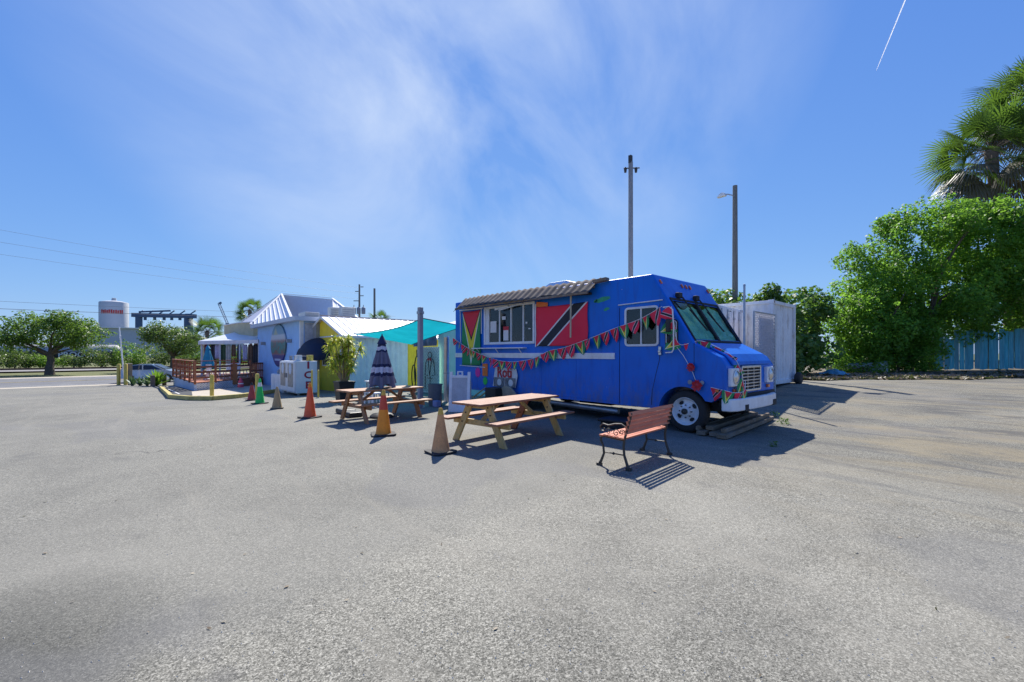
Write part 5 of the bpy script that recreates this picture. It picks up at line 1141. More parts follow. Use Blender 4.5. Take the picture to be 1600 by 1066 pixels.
# ------------------------------------------------------------------ poles behind the truck
def pole(label, x, y, z0, z1, r0, r1, m):
    o = thing('utility_pole', label, 'pole', (x, y, z0), 0, 'poles behind the lot'); b = MB(); b.tube([(x, y, z0 + (z1 - z0) * k / 6) for k in range(7)], [r0 + (r1 - r0) * k / 6 for k in range(7)], 12); b.build('shaft', m, o, True); return o
o = pole('tall grey square pole behind the roof of the blue truck', -11.27, 17.4, .3, 10.25, .115, .10, POLEG)
b = MB(); b.box(-11.33, -11.20, 17.3, 17.45, 10.2, 10.55); b.tube([(-11.5, 17.2, 10.0), (-11.0, 17.7, 10.0)], .03, 6); b.build('bracket', BLACKIRON, o)
for dx in (-.24, .24): b = MB(); b.lathe([(.05, -.16), (.07, 0), (.03, .08)], 8, (-11.27 + dx * .67, 17.4 + dx * .74, 9.95)); b.build('lamp_head', BLACKIRON, o)
b = MB(); b.tube([(-11.1, 17.2, 3.9), (-10.9, 17.5, 4.1)], .04, 6); b.build('cable_clamp', STEEL, o)
o = pole('weathered wooden pole with a small lamp above the containers', -8.91, 23.0, .5, 9.95, .15, .11, POLEW)
b = MB(); b.tube([(-8.95, 22.9, 9.45), (-9.15, 22.7, 9.52), (-9.3, 22.5, 9.5)], .03, 6); b.build('lamp_arm', STEEL, o); b = MB(); b.extr([(-9.55, 9.36), (-9.12, 9.38), (-9.14, 9.50), (-9.3, 9.58), (-9.45, 9.50)], 'y', 22.35, 22.58); b.build('lamp_head', OFFWH, o, bevel=.03)

# ------------------------------------------------------------------ containers, gate panel
CONTM = M('white_container_paint', (.76, .77, .77), .5, .07, 1.5, .15, 30, dirt=.75, dcol=(.36, .26, .17))
CONTR = M('rust_streak', (.20, .07, .03), .8, .3, 6)
def container(label, loc, rz, W, Lc, Hc, ends='corr'):
    o = thing('shipping_container', label, 'container', loc, rz or .0001, 'white containers behind the truck'); ORG.pop(o.name, None)   # local: +x end faces the lot
    b = MB(); corr(b, (0, W, 0), (0, 0, 0), .14, Hc - .10, .26, .085) if ends == 'corr' else None
    if ends == 'corr': b.build('end_wall', CONTM, o, fix=False)
    b = MB(); corr(b, (-.02, 0.0, 0), (-Lc, 0.0, 0), .14, Hc - .10, .28, .036); corr(b, (-Lc, W, 0), (-.02, W, 0), .14, Hc - .10, .28, .036); corr(b, (-Lc, 0, 0), (-Lc, W, 0), .14, Hc - .1, .28, .03); b.build('side_wall', CONTM, o, fix=False)
    b = MB(); b.box(-Lc, 0, .02, W - .02, Hc - .09, Hc - .03); b.build('roof', CONTM, o)
    b = MB()
    for y in (0, W):
        for x in (0, -Lc): b.box(x - .06, x + .06, y - .06, y + .06, 0, Hc)
        b.box(-Lc + .06, -.06, y - .045, y + .045, 0.01, .15); b.box(-Lc + .06, -.06, y - .045, y + .045, Hc - .12, Hc - .01)
    for x in (0, -Lc): b.box(x - .045, x + .045, .06, W - .06, .01, .15); b.box(x - .045, x + .045, .06, W - .06, Hc - .12, Hc - .01)
    b.build('frame', CONTM, o, bevel=.01)
    for y in (0, W):
        for z in (0, Hc - .12): b = MB(); b.box(-.10, .075, y - .075, y + .075, z, z + .125); c = b.build('corner_casting', CONTM, o, bevel=.01); b = MB(); b.slab([(.077, y + .03 * math.cos(a), z + .06 + .045 * math.sin(a)) for a in [2 * math.pi * i / 10 for i in range(10)]], (.003, 0, 0)); b.build('socket', CONTR, c)
    if ends == 'doors':
        for k in (0, 1):
            y0, y1 = .07 + k * (W / 2 - .04), W / 2 - .01 + k * (W / 2 - .06); b = MB(); b.box(.0, .05, y0, y1, .17, Hc - .14); d = b.build('door', CONTM, o, bevel=.01)
            for z in (.5, 1.15, 1.8, 2.35):
                b = MB(); b.box(.051, .064, y0 + .10, y1 - .10, z - .22, z + .22); b.build('door_panel', CONTM, d, bevel=.006)
            for yy in (y0 + .28, y1 - .28):
                b = MB(); b.tube([(.09, yy, .12), (.09, yy, Hc - .10)], .018, 8); r = b.build('lock_bar', STEEL, d, True)
                b = MB(); b.box(.06, .12, yy - .04, yy + .04, 1.2, 1.26); b.box(.06, .12, yy - .04, yy + .04, .3, .36); b.box(.06, .12, yy - .04, yy + .04, Hc - .4, Hc - .34); b.build('bar_keeper', STEEL, r)
    for y in (.25, W - .25):
        b = MB(); b.box(-.5, -.1, y - .2, y + .2, -.22, 0.0); b.build('support_block', OLDW, o)
    return o
container('right hand white ribbed container standing on blocks beside the bushes', (-5.2, 16.5, .52), 0, 2.3, 6.1, 2.88)
container('left hand white container with panelled doors behind the truck nose', (-5.75, 13.35, .45), R(5), 2.44, 6.1, 2.62, 'doors')
o = thing('spare_wheel', 'old wheel lying under the right hand container corner', 'wheel', (-5.0, 18.55, .45)); b = MB(); b.lathe([(.08, -.09), (.17, -.10), (.22, -.06), (.23, 0), (.22, .06), (.17, .10), (.08, .09)], 20, (-4.98, 18.6, .68), 'x'); b.build('tyre', TYRE, o, True); b = MB(); b.lathe([(.10, -.05), (.02, -.06), (.02, .06), (.10, .05)], 14, (-4.98, 18.6, .68), 'x'); b.build('rim', BLACKIRON, o, True)
gp = thing('chain_link_panel', 'chain link gate panel in front of the right hand container', 'gate panel', (-4.95, 15, .3))
b = MB()
for y in (14.12, 15.92): b.tube([(-4.93, y, .32), (-4.93, y, 2.86)], .03, 8)
for z in (.36, 2.84): b.tube([(-4.93, 14.12, z), (-4.93, 15.92, z)], .024, 8)
b.build('frame', STEEL, gp, True)
b = MB(); y0, y1, za, zb = 14.15, 15.89, .39, 2.81; stp = .11
n = int((y1 - y0 + zb - za) / stp)
for k in range(n):
    for s in (1, -1):
        c = k * stp                                   # y + z = c  or  y - z = c - H
        if s > 0: ya, yb2 = max(0, c - (zb - za)), min(y1 - y0, c); pa, pb = (ya, c - ya), (yb2, c - yb2)
        else: ya, yb2 = max(0, c - (zb - za)), min(y1 - y0, c); pa, pb = (ya, (zb - za) - (c - ya)), (yb2, (zb - za) - (c - yb2))
        if yb2 - ya > .02: b.bar((-4.93 + .006 * s, y0 + pa[0], za + pa[1]), (-4.93 + .006 * s, y0 + pb[0], za + pb[1]), .016, .012)
q = b.build('mesh_wire', M('pale_wire', (.60, .60, .62), .5, .1, 5, 0), gp); q['kind'] = 'stuff'
b = MB(); b.box(-5.06, -5.03, 14.62, 15.9, .55, 2.82); b.build('backing_sheet', M('lilac_sheet', (.66, .62, .68), .7, .1), gp)
o = thing('fence_pole', 'thin grey pole rising above the containers', 'pole', (-4.95, 13.44, .3)); b = MB(); b.tube([(-4.95, 13.44, .25), (-4.95, 13.44, 3.53)], .032, 8); b.build('shaft', STEEL, o, True); b = MB(); b.lathe([(.04, 0), (.03, .05), (.005, .06)], 8, (-4.95, 13.44, 3.53)); b.build('cap', STEEL, o, True)

# ------------------------------------------------------------------ vegetation
nr = np.random.RandomState(11)
def leaf_cloud(centres, radii, per, size, flat=.6, aspect=.5):
    """quads for leaves scattered in blobs; centres (n,3), radii (n,), returns quads, tone"""
    qs = []; ts = []
    for c, r in zip(centres, radii):
        n = max(6, int(per * r * r)); d = nr.normal(size=(n, 3)); d /= np.linalg.norm(d, axis=1)[:, None]
        rad = r * nr.uniform(.35, 1.05, n) ** .55; p = np.asarray(c) + d * rad[:, None] * np.array([1, 1, .8])
        nrm = d * .7 + nr.normal(size=(n, 3)) * .6 + np.array([0, 0, flat]); nrm /= np.linalg.norm(nrm, axis=1)[:, None]
        t = np.cross(nrm, nr.normal(size=(n, 3))); t /= np.linalg.norm(t, axis=1)[:, None]; s = np.cross(nrm, t)
        L = size * nr.uniform(.6, 1.3, n)[:, None]; t = t * L; s = s * L * aspect
        qs.append(np.stack([p - t * .5, p + s * .5 - t * .05 + nrm * L * .08, p + t * .5, p - s * .5 - t * .05 + nrm * L * .08], 1))
        ts.append(np.clip(nr.uniform(-.1, 1) * .62 + nr.uniform(0, .42, n), 0, 1))
    return np.concatenate(qs), np.concatenate(ts)
def blobs(spec, n, rmin, rmax):
    """spec: list of ellipsoids (cx,cy,cz,rx,ry,rz); clump centres placed mostly near their surfaces"""
    C = []; W = np.array([s[3] * s[4] + s[3] * s[5] for s in spec]); W = W / W.sum()
    for k in nr.choice(len(spec), n, p=W):
        cx, cy, cz, rx, ry, rz = spec[k]; d = nr.normal(size=3); d /= np.linalg.norm(d); q = nr.uniform(.15, 1.) ** .4
        q *= 1 + .16 * math.sin(d[0] * 7 + cx * 3) * math.sin(d[2] * 6 + cz * 2 + d[1] * 4)
        C.append((cx + d[0] * rx * q, cy + d[1] * ry * q, cz + d[2] * rz * q))
    rr_ = nr.uniform(rmin, rmax, n); ns = n // 4                       # loose sprigs breaking the outline
    for k in nr.choice(len(spec), ns, p=W):
        cx, cy, cz, rx, ry, rz = spec[k]; d = nr.normal(size=3); d[2] = abs(d[2]) * .9; d /= np.linalg.norm(d); q = nr.uniform(1.08, 1.30)
        C.append((cx + d[0] * rx * q, cy + d[1] * ry * q, cz + d[2] * rz * q))
    return np.array(C), np.concatenate([rr_, nr.uniform(rmin * .35, rmin * .7, ns)])
def tree(name, label, cat, base, spec, nclump, rc, per, leaf, mat, trunk=.16, group=None, aspect=.5, flat=.6, limbs=9, minz=None):
    o = thing(name, label, cat, base, 0, group); C, Rr = blobs(spec, nclump, *rc)
    if minz is not None: C[:, 2] = np.maximum(C[:, 2], minz)
    q, t = leaf_cloud(C, Rr, per, leaf, flat, aspect); q[:, :, 2] = np.maximum(q[:, :, 2], base[2] + .02)
    leaf_mesh('crown', mat, q, t, o, org=base)
    b = MB(); B = Vector(base); mz = Vector(np.mean(C, 0)); fork = B.lerp(Vector((mz.x, mz.y, mz.z)), .45)
    if trunk:
        b.tube([B - Vector((0, 0, .2)), B.lerp(fork, .35) + Vector((.1 * trunk, 0, 0)), B.lerp(fork, .7) + Vector((-.4 * trunk, .3 * trunk, 0)), fork], [trunk * 1.35, trunk, trunk * .9, trunk * .75], 10)
        for k in range(limbs):
            e = Vector(C[nr.randint(len(C))]); m_ = fork.lerp(e, .5) + Vector((nr.uniform(-.3, .3), nr.uniform(-.3, .3), nr.uniform(.0, .5))) * (e - fork).length * .25
            b.tube([fork, fork.lerp(m_, .6), m_, e], [trunk * .5, trunk * .36, trunk * .22, trunk * .06], 6)
        b.build('trunk', BARK, o, True)
    return o
LEAF_P = leafmat('pepper_tree_leaf', (.040, .115, .014), (.20, .40, .045), None, .6)
LEAF_S = leafmat('sea_grape_leaf', (.03, .075, .022), (.13, .24, .05), (.38, .24, .12), .35)
LEAF_O = leafmat('oak_leaf', (.03, .07, .015), (.15, .23, .04), None, .4)
LEAF_B = leafmat('scrub_leaf', (.06, .085, .025), (.20, .25, .07), (.30, .27, .13), .3)
LEAF_BR = leafmat('bright_leaf', (.06, .14, .012), (.22, .36, .03), None, .4)
# right-hand thicket: several overlapping trees
GT = 'trees of the right hand thicket'
tree('pepper_tree', 'big bushy green tree left of the thicket leaning over the container end', 'tree', (-4.6, 30.0, .62), [(-5.1, 30.4, 3.6, 1.7, 2.4, 1.8), (-4.4, 31.4, 5.2, 1.8, 2.2, 1.6), (-4.4, 29.6, 3.0, 1.8, 2.2, 1.6), (-5.6, 29.8, 1.9, 1.0, 1.6, 1.0), (-4.4, 30.2, 1.5, 1.5, 1.5, .9), (-5.4, 31.0, 6.9, .8, .9, .7), (-6.2, 30.2, 4.9, .6, .7, .5)], 235, (.32, .80), 300, .19, LEAF_P, .2, GT)
tree('pepper_tree', 'tall dense green tree in the middle of the thicket', 'tree', (-2.6, 33.4, .7), [(-3.0, 33.2, 6.9, 2.4, 2.6, 2.2), (-2.7, 32.4, 4.3, 2.6, 2.4, 2.2), (-3.6, 31.4, 2.6, 1.6, 1.8, 1.4), (-3.1, 31.9, 1.5, 1.2, 1.2, .9), (-1.9, 32.6, 8.1, 1.6, 1.8, 1.3), (-3.9, 32.6, 8.8, .8, .9, .75), (-2.4, 33.6, 9.5, .8, .9, .7), (-4.7, 32.0, 7.6, .6, .7, .6)], 270, (.32, .80), 300, .19, LEAF_P, .24, GT)
tree('pepper_tree', 'highest bushy tree right of centre below the palm', 'tree', (-.4, 36.4, .75), [(-.6, 35.6, 7.9, 2.2, 2.3, 2.1), (-1.0, 35.2, 5.6, 2.4, 2.2, 2.0), (-.4, 36.4, 8.9, 1.4, 1.5, .9), (-1.6, 34.2, 3.4, 1.6, 1.6, 1.0), (-1.8, 34.8, 9.3, .6, .7, .6)], 260, (.32, .80), 300, .19, LEAF_P, .26, GT)
tree('pepper_tree', 'green tree at the right edge hanging over the teal fence', 'tree', (1.6, 38.2, .75), [(1.4, 37.6, 7.4, 2.5, 2.7, 2.3), (1.2, 36.8, 5.2, 2.4, 2.2, 1.8), (3.2, 38.6, 7.0, 2.6, 2.8, 3.0), (.6, 35.9, 3.5, 1.6, 1.0, .6)], 250, (.32, .80), 300, .19, LEAF_P, .26, GT)
tree('shrub', 'small leafy shrub growing over the boat hull', 'shrub', (-4.55, 28.2, .6), [(-4.55, 28.2, 1.1, .7, .7, .55), (-5.6, 27.9, 1.0, .5, .6, .5)], 30, (.25, .45), 420, .13, LEAF_P, .05)
tree('shrub', 'low shrub with dark leaves spilling onto the litter before the thicket', 'shrub', (-3.7, 30.6, .62), [(-3.7, 30.4, 1.5, 1.7, 1.2, 1.0), (-2.8, 31.6, 1.6, 1.0, 1.0, 1.2)], 46, (.3, .6), 420, .14, LEAF_P, .07, None)
GS = 'sea grapes around the containers'
for lab, base, spec, n in (('round leaved sea grape between container and thicket', (-7.2, 26.6, .6), [(-7.2, 26.2, 2.4, 1.5, 2.0, 2.0), (-7.0, 27.2, 4.0, 1.2, 1.4, 1.0), (-6.6, 25.6, 1.4, 1.2, 1.3, 1.0)], 105),
                           ('yellowing sea grape top above the left hand container', (-10.0, 22.4, .5), [(-10.2, 22.0, 3.4, 1.7, 1.4, 1.5), (-9.4, 23.0, 3.3, 1.2, 1.2, 1.2)], 62),
                           ('small sea grape sprig above the right hand container', (-8.2, 24.8, .55), [(-8.2, 24.7, 3.1, .9, .9, 1.2), (-8.0, 24.8, 4.5, .4, .4, .55)], 40),
                           ('dark sea grape mass low beside the container end', (-6.5, 23.6, .6), [(-6.7, 23.5, 1.5, .9, 1.2, 1.0), (-7.6, 23.5, 2.3, .8, 1.2, 1.1)], 52)):
    tree('sea_grape', lab, 'shrub', base, spec, n, (.35, .6), 260, .20, LEAF_S, .09, GS, .9)
# cabbage palms
PALML = leafmat('palm_leaf', (.025, .060, .012), (.12, .20, .035), (.26, .24, .10), .3); PALMD = leafmat('dead_palm_leaf', (.06, .05, .04), (.17, .14, .11), None, .1)
PTR = M('palm_trunk', (.17, .13, .10), .9, .3, 6, .8, 14, .04)
def palm(name, label, base, heads, R_, nf=46, dead=.22, group=None, tr=.16, segs=26):
    o = thing(name, label, 'palm', base, 0, group)
    for h in heads:
        H_ = Vector(h); b = MB(); B = Vector(base); b.tube([B - Vector((0, 0, .3)), B.lerp(H_, .4) + Vector((.15, 0, 0)), B.lerp(H_, .8), H_], [tr * 1.2, tr, tr, tr * 1.3], 12); b.build('trunk', PTR, o, True)
        Q, T, QD, TD = [], [], [], []; pb = MB()
        for k in range(nf):
            a = k * 2.399; f = (k + .5) / nf; el = math.asin(max(-1, min(1, 1 - 1.80 * f))) + rnd.uniform(-.12, .12); isd = f > 1 - dead and rnd.random() < .75
            d = Vector((math.cos(a) * math.cos(el), math.sin(a) * math.cos(el), math.sin(el))); pl_ = R_ * rnd.uniform(.42, .6); c = H_ + d * pl_ + Vector((0, 0, -.10 * R_ * (1 - d.z)))
            pb.tube([H_, H_ + d * pl_ * .5, c], [.02, .016, .012], 4)
            side = d.cross(Vector((0, 0, 1))); side = side.normalized() if side.length > .05 else Vector((1, 0, 0)); up = side.cross(d).normalized(); _q = Matrix.Rotation(rnd.uniform(-.9, .9), 3, d); side = _q @ side; up = _q @ up; fl = R_ * rnd.uniform(.42, .58)
            for j in range(segs):
                t_ = (j / (segs - 1) - .5) * R(215 if not isd else 150); r_ = fl * (1 - .22 * abs(t_) / 1.9) * rnd.uniform(.88, 1.05)
                v = (d * math.cos(t_) + side * math.sin(t_)) + up * (.10 * math.cos(t_ * 2)); v.normalize(); w = v.cross(up).normalized() * .021 * R_ / 1.6
                m_ = c + v * r_ * .55 + Vector((0, 0, -.03 * r_)); e_ = c + v * r_ + Vector((0, 0, -(.17 if not isd else .5) * r_)); tt = rnd.random() * .8 + .1
                (QD if isd else Q).extend([[c - w * .3, c + w * .3, m_ + w, m_ - w], [m_ - w, m_ + w, e_ + w * .15, e_ - w * .15]]); (TD if isd else T).extend([tt, tt])
        leaf_mesh('frond', PALML, Q, T, o, org=base)
        if QD: leaf_mesh('dead_frond', PALMD, QD, TD, o, org=base)
        pb.build('petioles', BARK, o)
    return o
palm('cabbage_palm', 'tall cabbage palm with shaggy double crown above the thicket', (.4, 40.2, .75), [(-.45, 39.85, 14.0), (1.45, 42.0, 17.2)], 3.4, 64, .34, tr=.24, segs=24)
palm('cabbage_palm', 'cabbage palm rising behind the white roof apex', (-62.6, 12.7, -.75), [(-62.7, 12.55, 6.9)], 2.0, 34, 0, 'palms along the road')
palm('cabbage_palm', 'cabbage palm left of the porch roof', (-57.6, 7.6, -.75), [(-57.7, 7.5, 3.9)], 2.1, 36, 0, 'palms along the road')
palm('cabbage_palm', 'low palm head showing over the shed ridge', (-56.5, 26.9, -.75), [(-56.5, 26.9, 5.9)], 2.0, 32, 0, 'palms along the road')
# teal board fence
tf = thing('board_fence', 'faded teal fence of wide upright boards at the right', 'fence', (-2.3, 32.9, .7))
FP0, FP1 = Vector((-2.45, 32.82, 0)), Vector((4.1, 39.1, 0)); fd = (FP1 - FP0).normalized(); fn = Vector((fd.y, -fd.x, 0))
def m_teal():
    t = NT('faded_teal_boards'); inf = t.new('ShaderNodeObjectInfo'); P = t.pos(); n = t.noise(t.mapping(P, (5, 5, .6)), 1.6, 6, .65)
    x, y, z = t.xyz(P); c = t.ramp(n, [(.3, (.05, .26, .29)), (.55, (.09, .48, .54)), (.75, (.36, .56, .54))]); c = t.mix(t.math('MULTIPLY', inf.outputs['Random'], .55), c, (.20, .24, .23)); t.col(c); t.par(Roughness=.85); t.bump(n, .4, .01); return t.m
TEALB = m_teal(); L = (FP1 - FP0).length; s = 0; k = 0
while s < L:
    w = rnd.uniform(.22, .28); p = FP0 + fd * s; q = FP0 + fd * (s + w - .025); z = G(p.x, p.y); h = rnd.uniform(1.98, 2.22) - (.35 if k in (2, 3) else 0) - (.15 if k == 1 else 0); off = rnd.uniform(-.02, .03); b = MB()
    top = h + rnd.uniform(-.04, .04); b.slab([p + fn * off + Vector((0, 0, z + rnd.uniform(-.02, .06))), q + fn * off + Vector((0, 0, z + rnd.uniform(-.02, .06))), q + fn * off + Vector((0, 0, z + top)), p + fn * off + Vector((0, 0, z + h))], -fn * .03); b.build('board', TEALB, tf); s += w; k += 1
for zz in (.45, 1.6): b = MB(); b.bar(FP0 - fn * .07 + Vector((0, 0, .72 + zz)), FP1 - fn * .07 + Vector((0, 0, .78 + zz)), .06, .09); b.build('rail', OLDW, tf)
# leaf litter and fallen branches along the lot edge
n = 9000; X = nr.uniform(-6.5, 7, n); Yv = np.array([edge_y(x) for x in X]) + nr.exponential(1.6, n) - .7; Yv = np.maximum(Yv, 20.6); keep = Yv < 33 + X * .9
X, Yv = X[keep], Yv[keep]; Zv = np.array([G(x, y) for x, y in zip(X, Yv)]) + nr.uniform(.005, .05, len(X)); n = len(X)
d = nr.normal(size=(n, 3)) * np.array([1, 1, .35]); d /= np.linalg.norm(d, axis=1)[:, None]; e = np.cross(d, nr.normal(size=(n, 3)) * .5 + np.array([0, 0, 1.])); e /= np.linalg.norm(e, axis=1)[:, None]; sz = nr.uniform(.05, .16, n)[:, None]; p = np.stack([X, Yv, Zv], 1)
LITTER = leafmat('leaf_litter', (.05, .035, .02), (.25, .18, .11), None, .1)
o = leaf_mesh('leaf_litter', LITTER, np.stack([p - d * sz, p + e * sz * .5, p + d * sz, p - e * sz * .5], 1), nr.uniform(0, 1, n)); tag(o, 'brown leaf litter strewn along the lot edge under the thicket', 'leaf litter', None, 'stuff')
for i, (x, y, l, a) in enumerate(((-4.9, 21.6, 1.6, .3), (-3.9, 23.0, 1.1, 1.0), (-1.6, 25.6, 1.5, .6), (.4, 27.6, 1.3, .9))):
    o = thing('fallen_branch', 'dry fallen branch on the litter, %s from the container' % ['first', 'second', 'third', 'fourth'][i], 'branch', (x, y, G(x, y)), 0, 'fallen branches along the edge'); b = MB(); z = G(x, y) + .05; c_, s_ = math.cos(a) * l / 2, math.sin(a) * l / 2
    b.tube([(x - c_, y - s_, z), (x, y + .06, z + .03), (x + c_, y + s_, z + .05)], [.035, .028, .012], 6); b.tube([(x, y + .06, z + .03), (x + c_ * .5, y + s_ + .25, z + .12)], [.02, .006], 5); b.build('wood', OLDW, o, True)
# small boat hull half hidden under the bushes, blue tarp before it
bo = thing('skiff', 'white and pale blue boat hull half hidden under the thicket', 'boat', (-5.15, 29.0, .50), R(15)); bo.scale = (.68, .8, .75); ORG.pop(bo.name, None)
b = MB(); nn = 12
def hull(u, v):
    x = -1.9 + 3.8 * u; w = .72 * (1 - max(0, (u - .45) / .55) ** 2.2) * (.9 + .1 * min(1, u * 6)); a = math.pi * v; sheer = .62 + .14 * u * u
    return (x, -w * math.cos(a) * (1 if True else 0), .10 + sheer * (1 - math.sin(a) ** .6) + .25 * max(0, u - .8))
b.grid(hull, 18, 14); q = b.build('hull', M('hull_paint', (.50, .55, .60), .35, .08, 3, dirt=.4), bo, True, fix=False, bevel=None); q.modifiers.new('s', 'SOLIDIFY').thickness = .04
b = MB()
for sd_ in (0, 1): b.tube([hull(i / 16, sd_) for i in range(17)], .035, 6)
b.build('gunwale', M('blue_trim', (.08, .22, .40), .4), bo, True)
for x in (-1.0, .1): b = MB(); b.box(x - .15, x + .15, -.62, .62, .55, .59); b.build('thwart', OLDW, bo)
tb = thing('blue_tarp', 'crumpled pale blue tarp lying on the litter beside the hull', 'tarp', (-5.3, 25.4, .6))
b = MB(); b.grid(lambda u, v: (-6.0 + 1.1 * u + .2 * v, 25.0 + .9 * v + .2 * math.sin(u * 5), .61 + .22 * math.sin(u * math.pi) * math.sin(v * math.pi) + .05 * math.sin(u * 17) * math.sin(v * 13)), 24, 20); b.build('sheet', M('tarp_blue', (.10, .32, .45), .45, .2, 4), tb, True, fix=False, bevel=None)
# weeds in the cracks
WEED = leafmat('weed_leaf', (.03, .09, .01), (.12, .24, .03), None, .3)
for i, (x, y, r) in enumerate(((-3.20, 10.9, .12), (-2.62, 8.4, .08), (-3.6, 11.6, .10))):
    q, t = leaf_cloud([(x, y, G(x, y) + .05)], [r], 5200, .06, .2, .35); q[:, :, 2] = np.maximum(q[:, :, 2], G(x, y)); o = leaf_mesh('weed_tuft', WEED, q, t); tag(o, 'small green weed tuft in the asphalt %s' % ['at the end of the planks', 'at the corner of the truck shadow', 'beyond the bumper'][i], 'weed')

# ------------------------------------------------------------------ across the road
tree('oak_tree', 'spreading dark oak with a leaning trunk on the far verge', 'tree', (-70.8, -5.3, -.75), [(-71.5, -5.6, 3.9, 3.6, 4.2, 1.7), (-72, -8.2, 3.6, 2.6, 2.6, 1.6), (-70, -2.8, 3.7, 2.4, 2.4, 1.5), (-71, -5, 5.1, 2.6, 2.8, 1.1)], 150, (.6, 1.0), 105, .30, LEAF_O, .36, 'trees beyond the road')
tree('oak_tree', 'lighter green tree right of the tank building beyond the road', 'tree', (-72, 5.6, -.75), [(-72, 5.4, 3.4, 2.8, 2.8, 1.8), (-71, 7.2, 2.6, 2.0, 2.0, 1.3), (-73, 4.2, 4.0, 1.5, 1.6, 1.2)], 105, (.6, 1.0), 95, .30, LEAF_B, .28, 'trees beyond the road')
tree('oak_tree', 'dark crown cut off by the left edge of the picture', 'tree', (-72, -14.2, -.75), [(-72, -13.2, 3.3, 2.6, 3.0, 1.9)], 60, (.6, 1.0), 95, .30, LEAF_O, .3, 'trees beyond the road')
labs = ['pale scrub bush at the left edge beyond the rails', 'grey green scrub bush left of the oak trunk', 'scrub bush just behind the oak trunk', 'scrub bush before the black tank car', 'yellowish bush at the right end of the tank car', 'scrub bush behind the thin white pole', 'tall scrub bush left of the lighter tree', 'scrub bush behind the parked car', 'scrub bush behind the deck', 'scrub bush right of the lighter tree', 'scrub bush seen left of the porch', 'scrub bush behind the porch roof']
for i in range(12):
    y = -17 + 3.1 * i; x = -95 + .4 * math.sin(i * 2.3) - .35 * i; h = [2.6, 2.9, 2.3, 1.0, .9, 3.2, 3.6, 3.0, 2.8, 3.2, 2.6, 2.8][i]
    tree('scrub_bush', labs[i], 'bush', (x, y, -.75), [(x, y, .1 + h * .35, 1.9, 2.0, h * .55), (x + .6, y + 1, -.2 + h * .25, 1.5, 1.5, h * .35)], 42, (.5, .95), 85, .28, LEAF_B if i % 3 else LEAF_BR, .08, 'scrub along the railway')
# bushes under and behind the first row, far wood as one mass
C, Rr = [], []
for k in range(420):
    y = nr.uniform(-75, 150); C.append((-112 - nr.uniform(0, 18), y, -.7 + nr.uniform(0, 2.4) * (1 + .5 * math.sin(y * .21)))); Rr.append(nr.uniform(.9, 1.8))
q, t = leaf_cloud(C, Rr, 26, .5, .5, .6); o = leaf_mesh('far_scrub', LEAF_B, q, t); tag(o, 'low belt of far scrub beyond the railway', 'scrub', None, 'stuff')
C, Rr = [], []
for k in range(260):
    y = nr.uniform(40, 420); C.append((-190 - nr.uniform(0, 20), y, nr.uniform(0, 5))); Rr.append(nr.uniform(2, 3.5))
q, t = leaf_cloud(C, Rr, 10, 1.0, .5, .6); o = leaf_mesh('far_wood', LEAF_O, q, t); tag(o, 'distant belt of trees far behind the buildings', 'wood', None, 'stuff')
# black tank car
tcx, tcy = -103.5, -6.0
tk = thing('tank_car', 'black and grey railway tank car half hidden by scrub', 'tank car', (tcx, tcy, -.75))
BLK = M('tank_black', (.025, .025, .028), .5, .2, 2); 
b = MB(); b.lathe([(.2, -7.2), (1.0, -7.0), (1.45, -6.5), (1.5, -6.0), (1.5, 6.0), (1.45, 6.5), (1.0, 7.0), (.2, 7.2)], 28, (tcx, tcy, 1.55), 'y'); b.cur = 0; tank = b.build('tank', [BLK, M('tank_grey_top', (.40, .38, .36), .5, .15, 2)], tk, True)
for pgn in tank.data.polygons: pgn.material_index = 1 if pgn.center.z > 2.75 else 0
b = MB(); b.box(tcx - .5, tcx + .5, tcy - 1, tcy + 1, 3.0, 3.25); b.lathe([(.4, 3.0), (.4, 3.5), (.1, 3.55)], 14, (tcx, tcy, 0)); b.build('hatch', GREY, tk)
b = MB(); b.box(tcx - 1.2, tcx + 1.2, tcy - 7.4, tcy + 7.4, -.05, .15); b.build('underframe', BLK, tk)
for y in (-6, -4.4, 4.4, 6):
    b = MB(); b.lathe([(.05, -.75), (.45, -.75), (.45, .75), (.05, .75)], 16, (tcx, tcy + y, -.22), 'x'); b.build('wheelset', BLACKIRON, tk)
me = text_mesh('PROCOR', 1.15, .01, CREAM, 'lettering', True); piece(me, 'lettering', tk, (tcx + 1.5, tcy + 1.6, 1.35), (math.pi / 2, 0, math.pi / 2))
# thin white pole by the road, far utility poles and wires
o = thing('sign_pole', 'thin white pole beside the road rising in front of the tank', 'pole', (-45.0, .62, -.75)); b = MB(); b.tube([(-45.0, .62, -.75), (-45.1, .45, 1.5), (-45.25, .30, 3.6)], [.05, .045, .04], 8); b.build('shaft', WHITE, o, True); b = MB(); b.box(-45.3, -45.1, .3, .42, 2.75, 2.95); b.build('lamp', WHITE, o)
up = pole('dark utility pole with transformers behind the shed ridge', -68.2, 28.9, -.75, 12.5, .19, .13, POLEW)
for k, (z, w) in enumerate(((12.1, .22), (11.4, .25), (10.7, .25), (9.9, .5))): b = MB(); s = (-1) ** k * .3; b.bar((-68.2 - .67 * w + s, 28.9 - .74 * w + s, z), (-68.2 + .67 * w + s, 28.9 + .74 * w + s, z), .10, .12); b.build('crossarm', POLEW, up)
for dx in (-.75, 0, .75): b = MB(); b.lathe([(.30, -.5), (.32, .4), (.2, .55), (.06, .6), (.06, .9)], 12, (-68 + dx * .67, 28.7 + dx * .74, 8.3)); b.build('transformer', GREY, up, True)
pole('plain dark utility pole right of the transformer pole', -57.1, 26.3, -.75, 10.4, .17, .13, POLEW)
WIRE = M('wire', (.16, .17, .19), .6, .1, 5, 0)
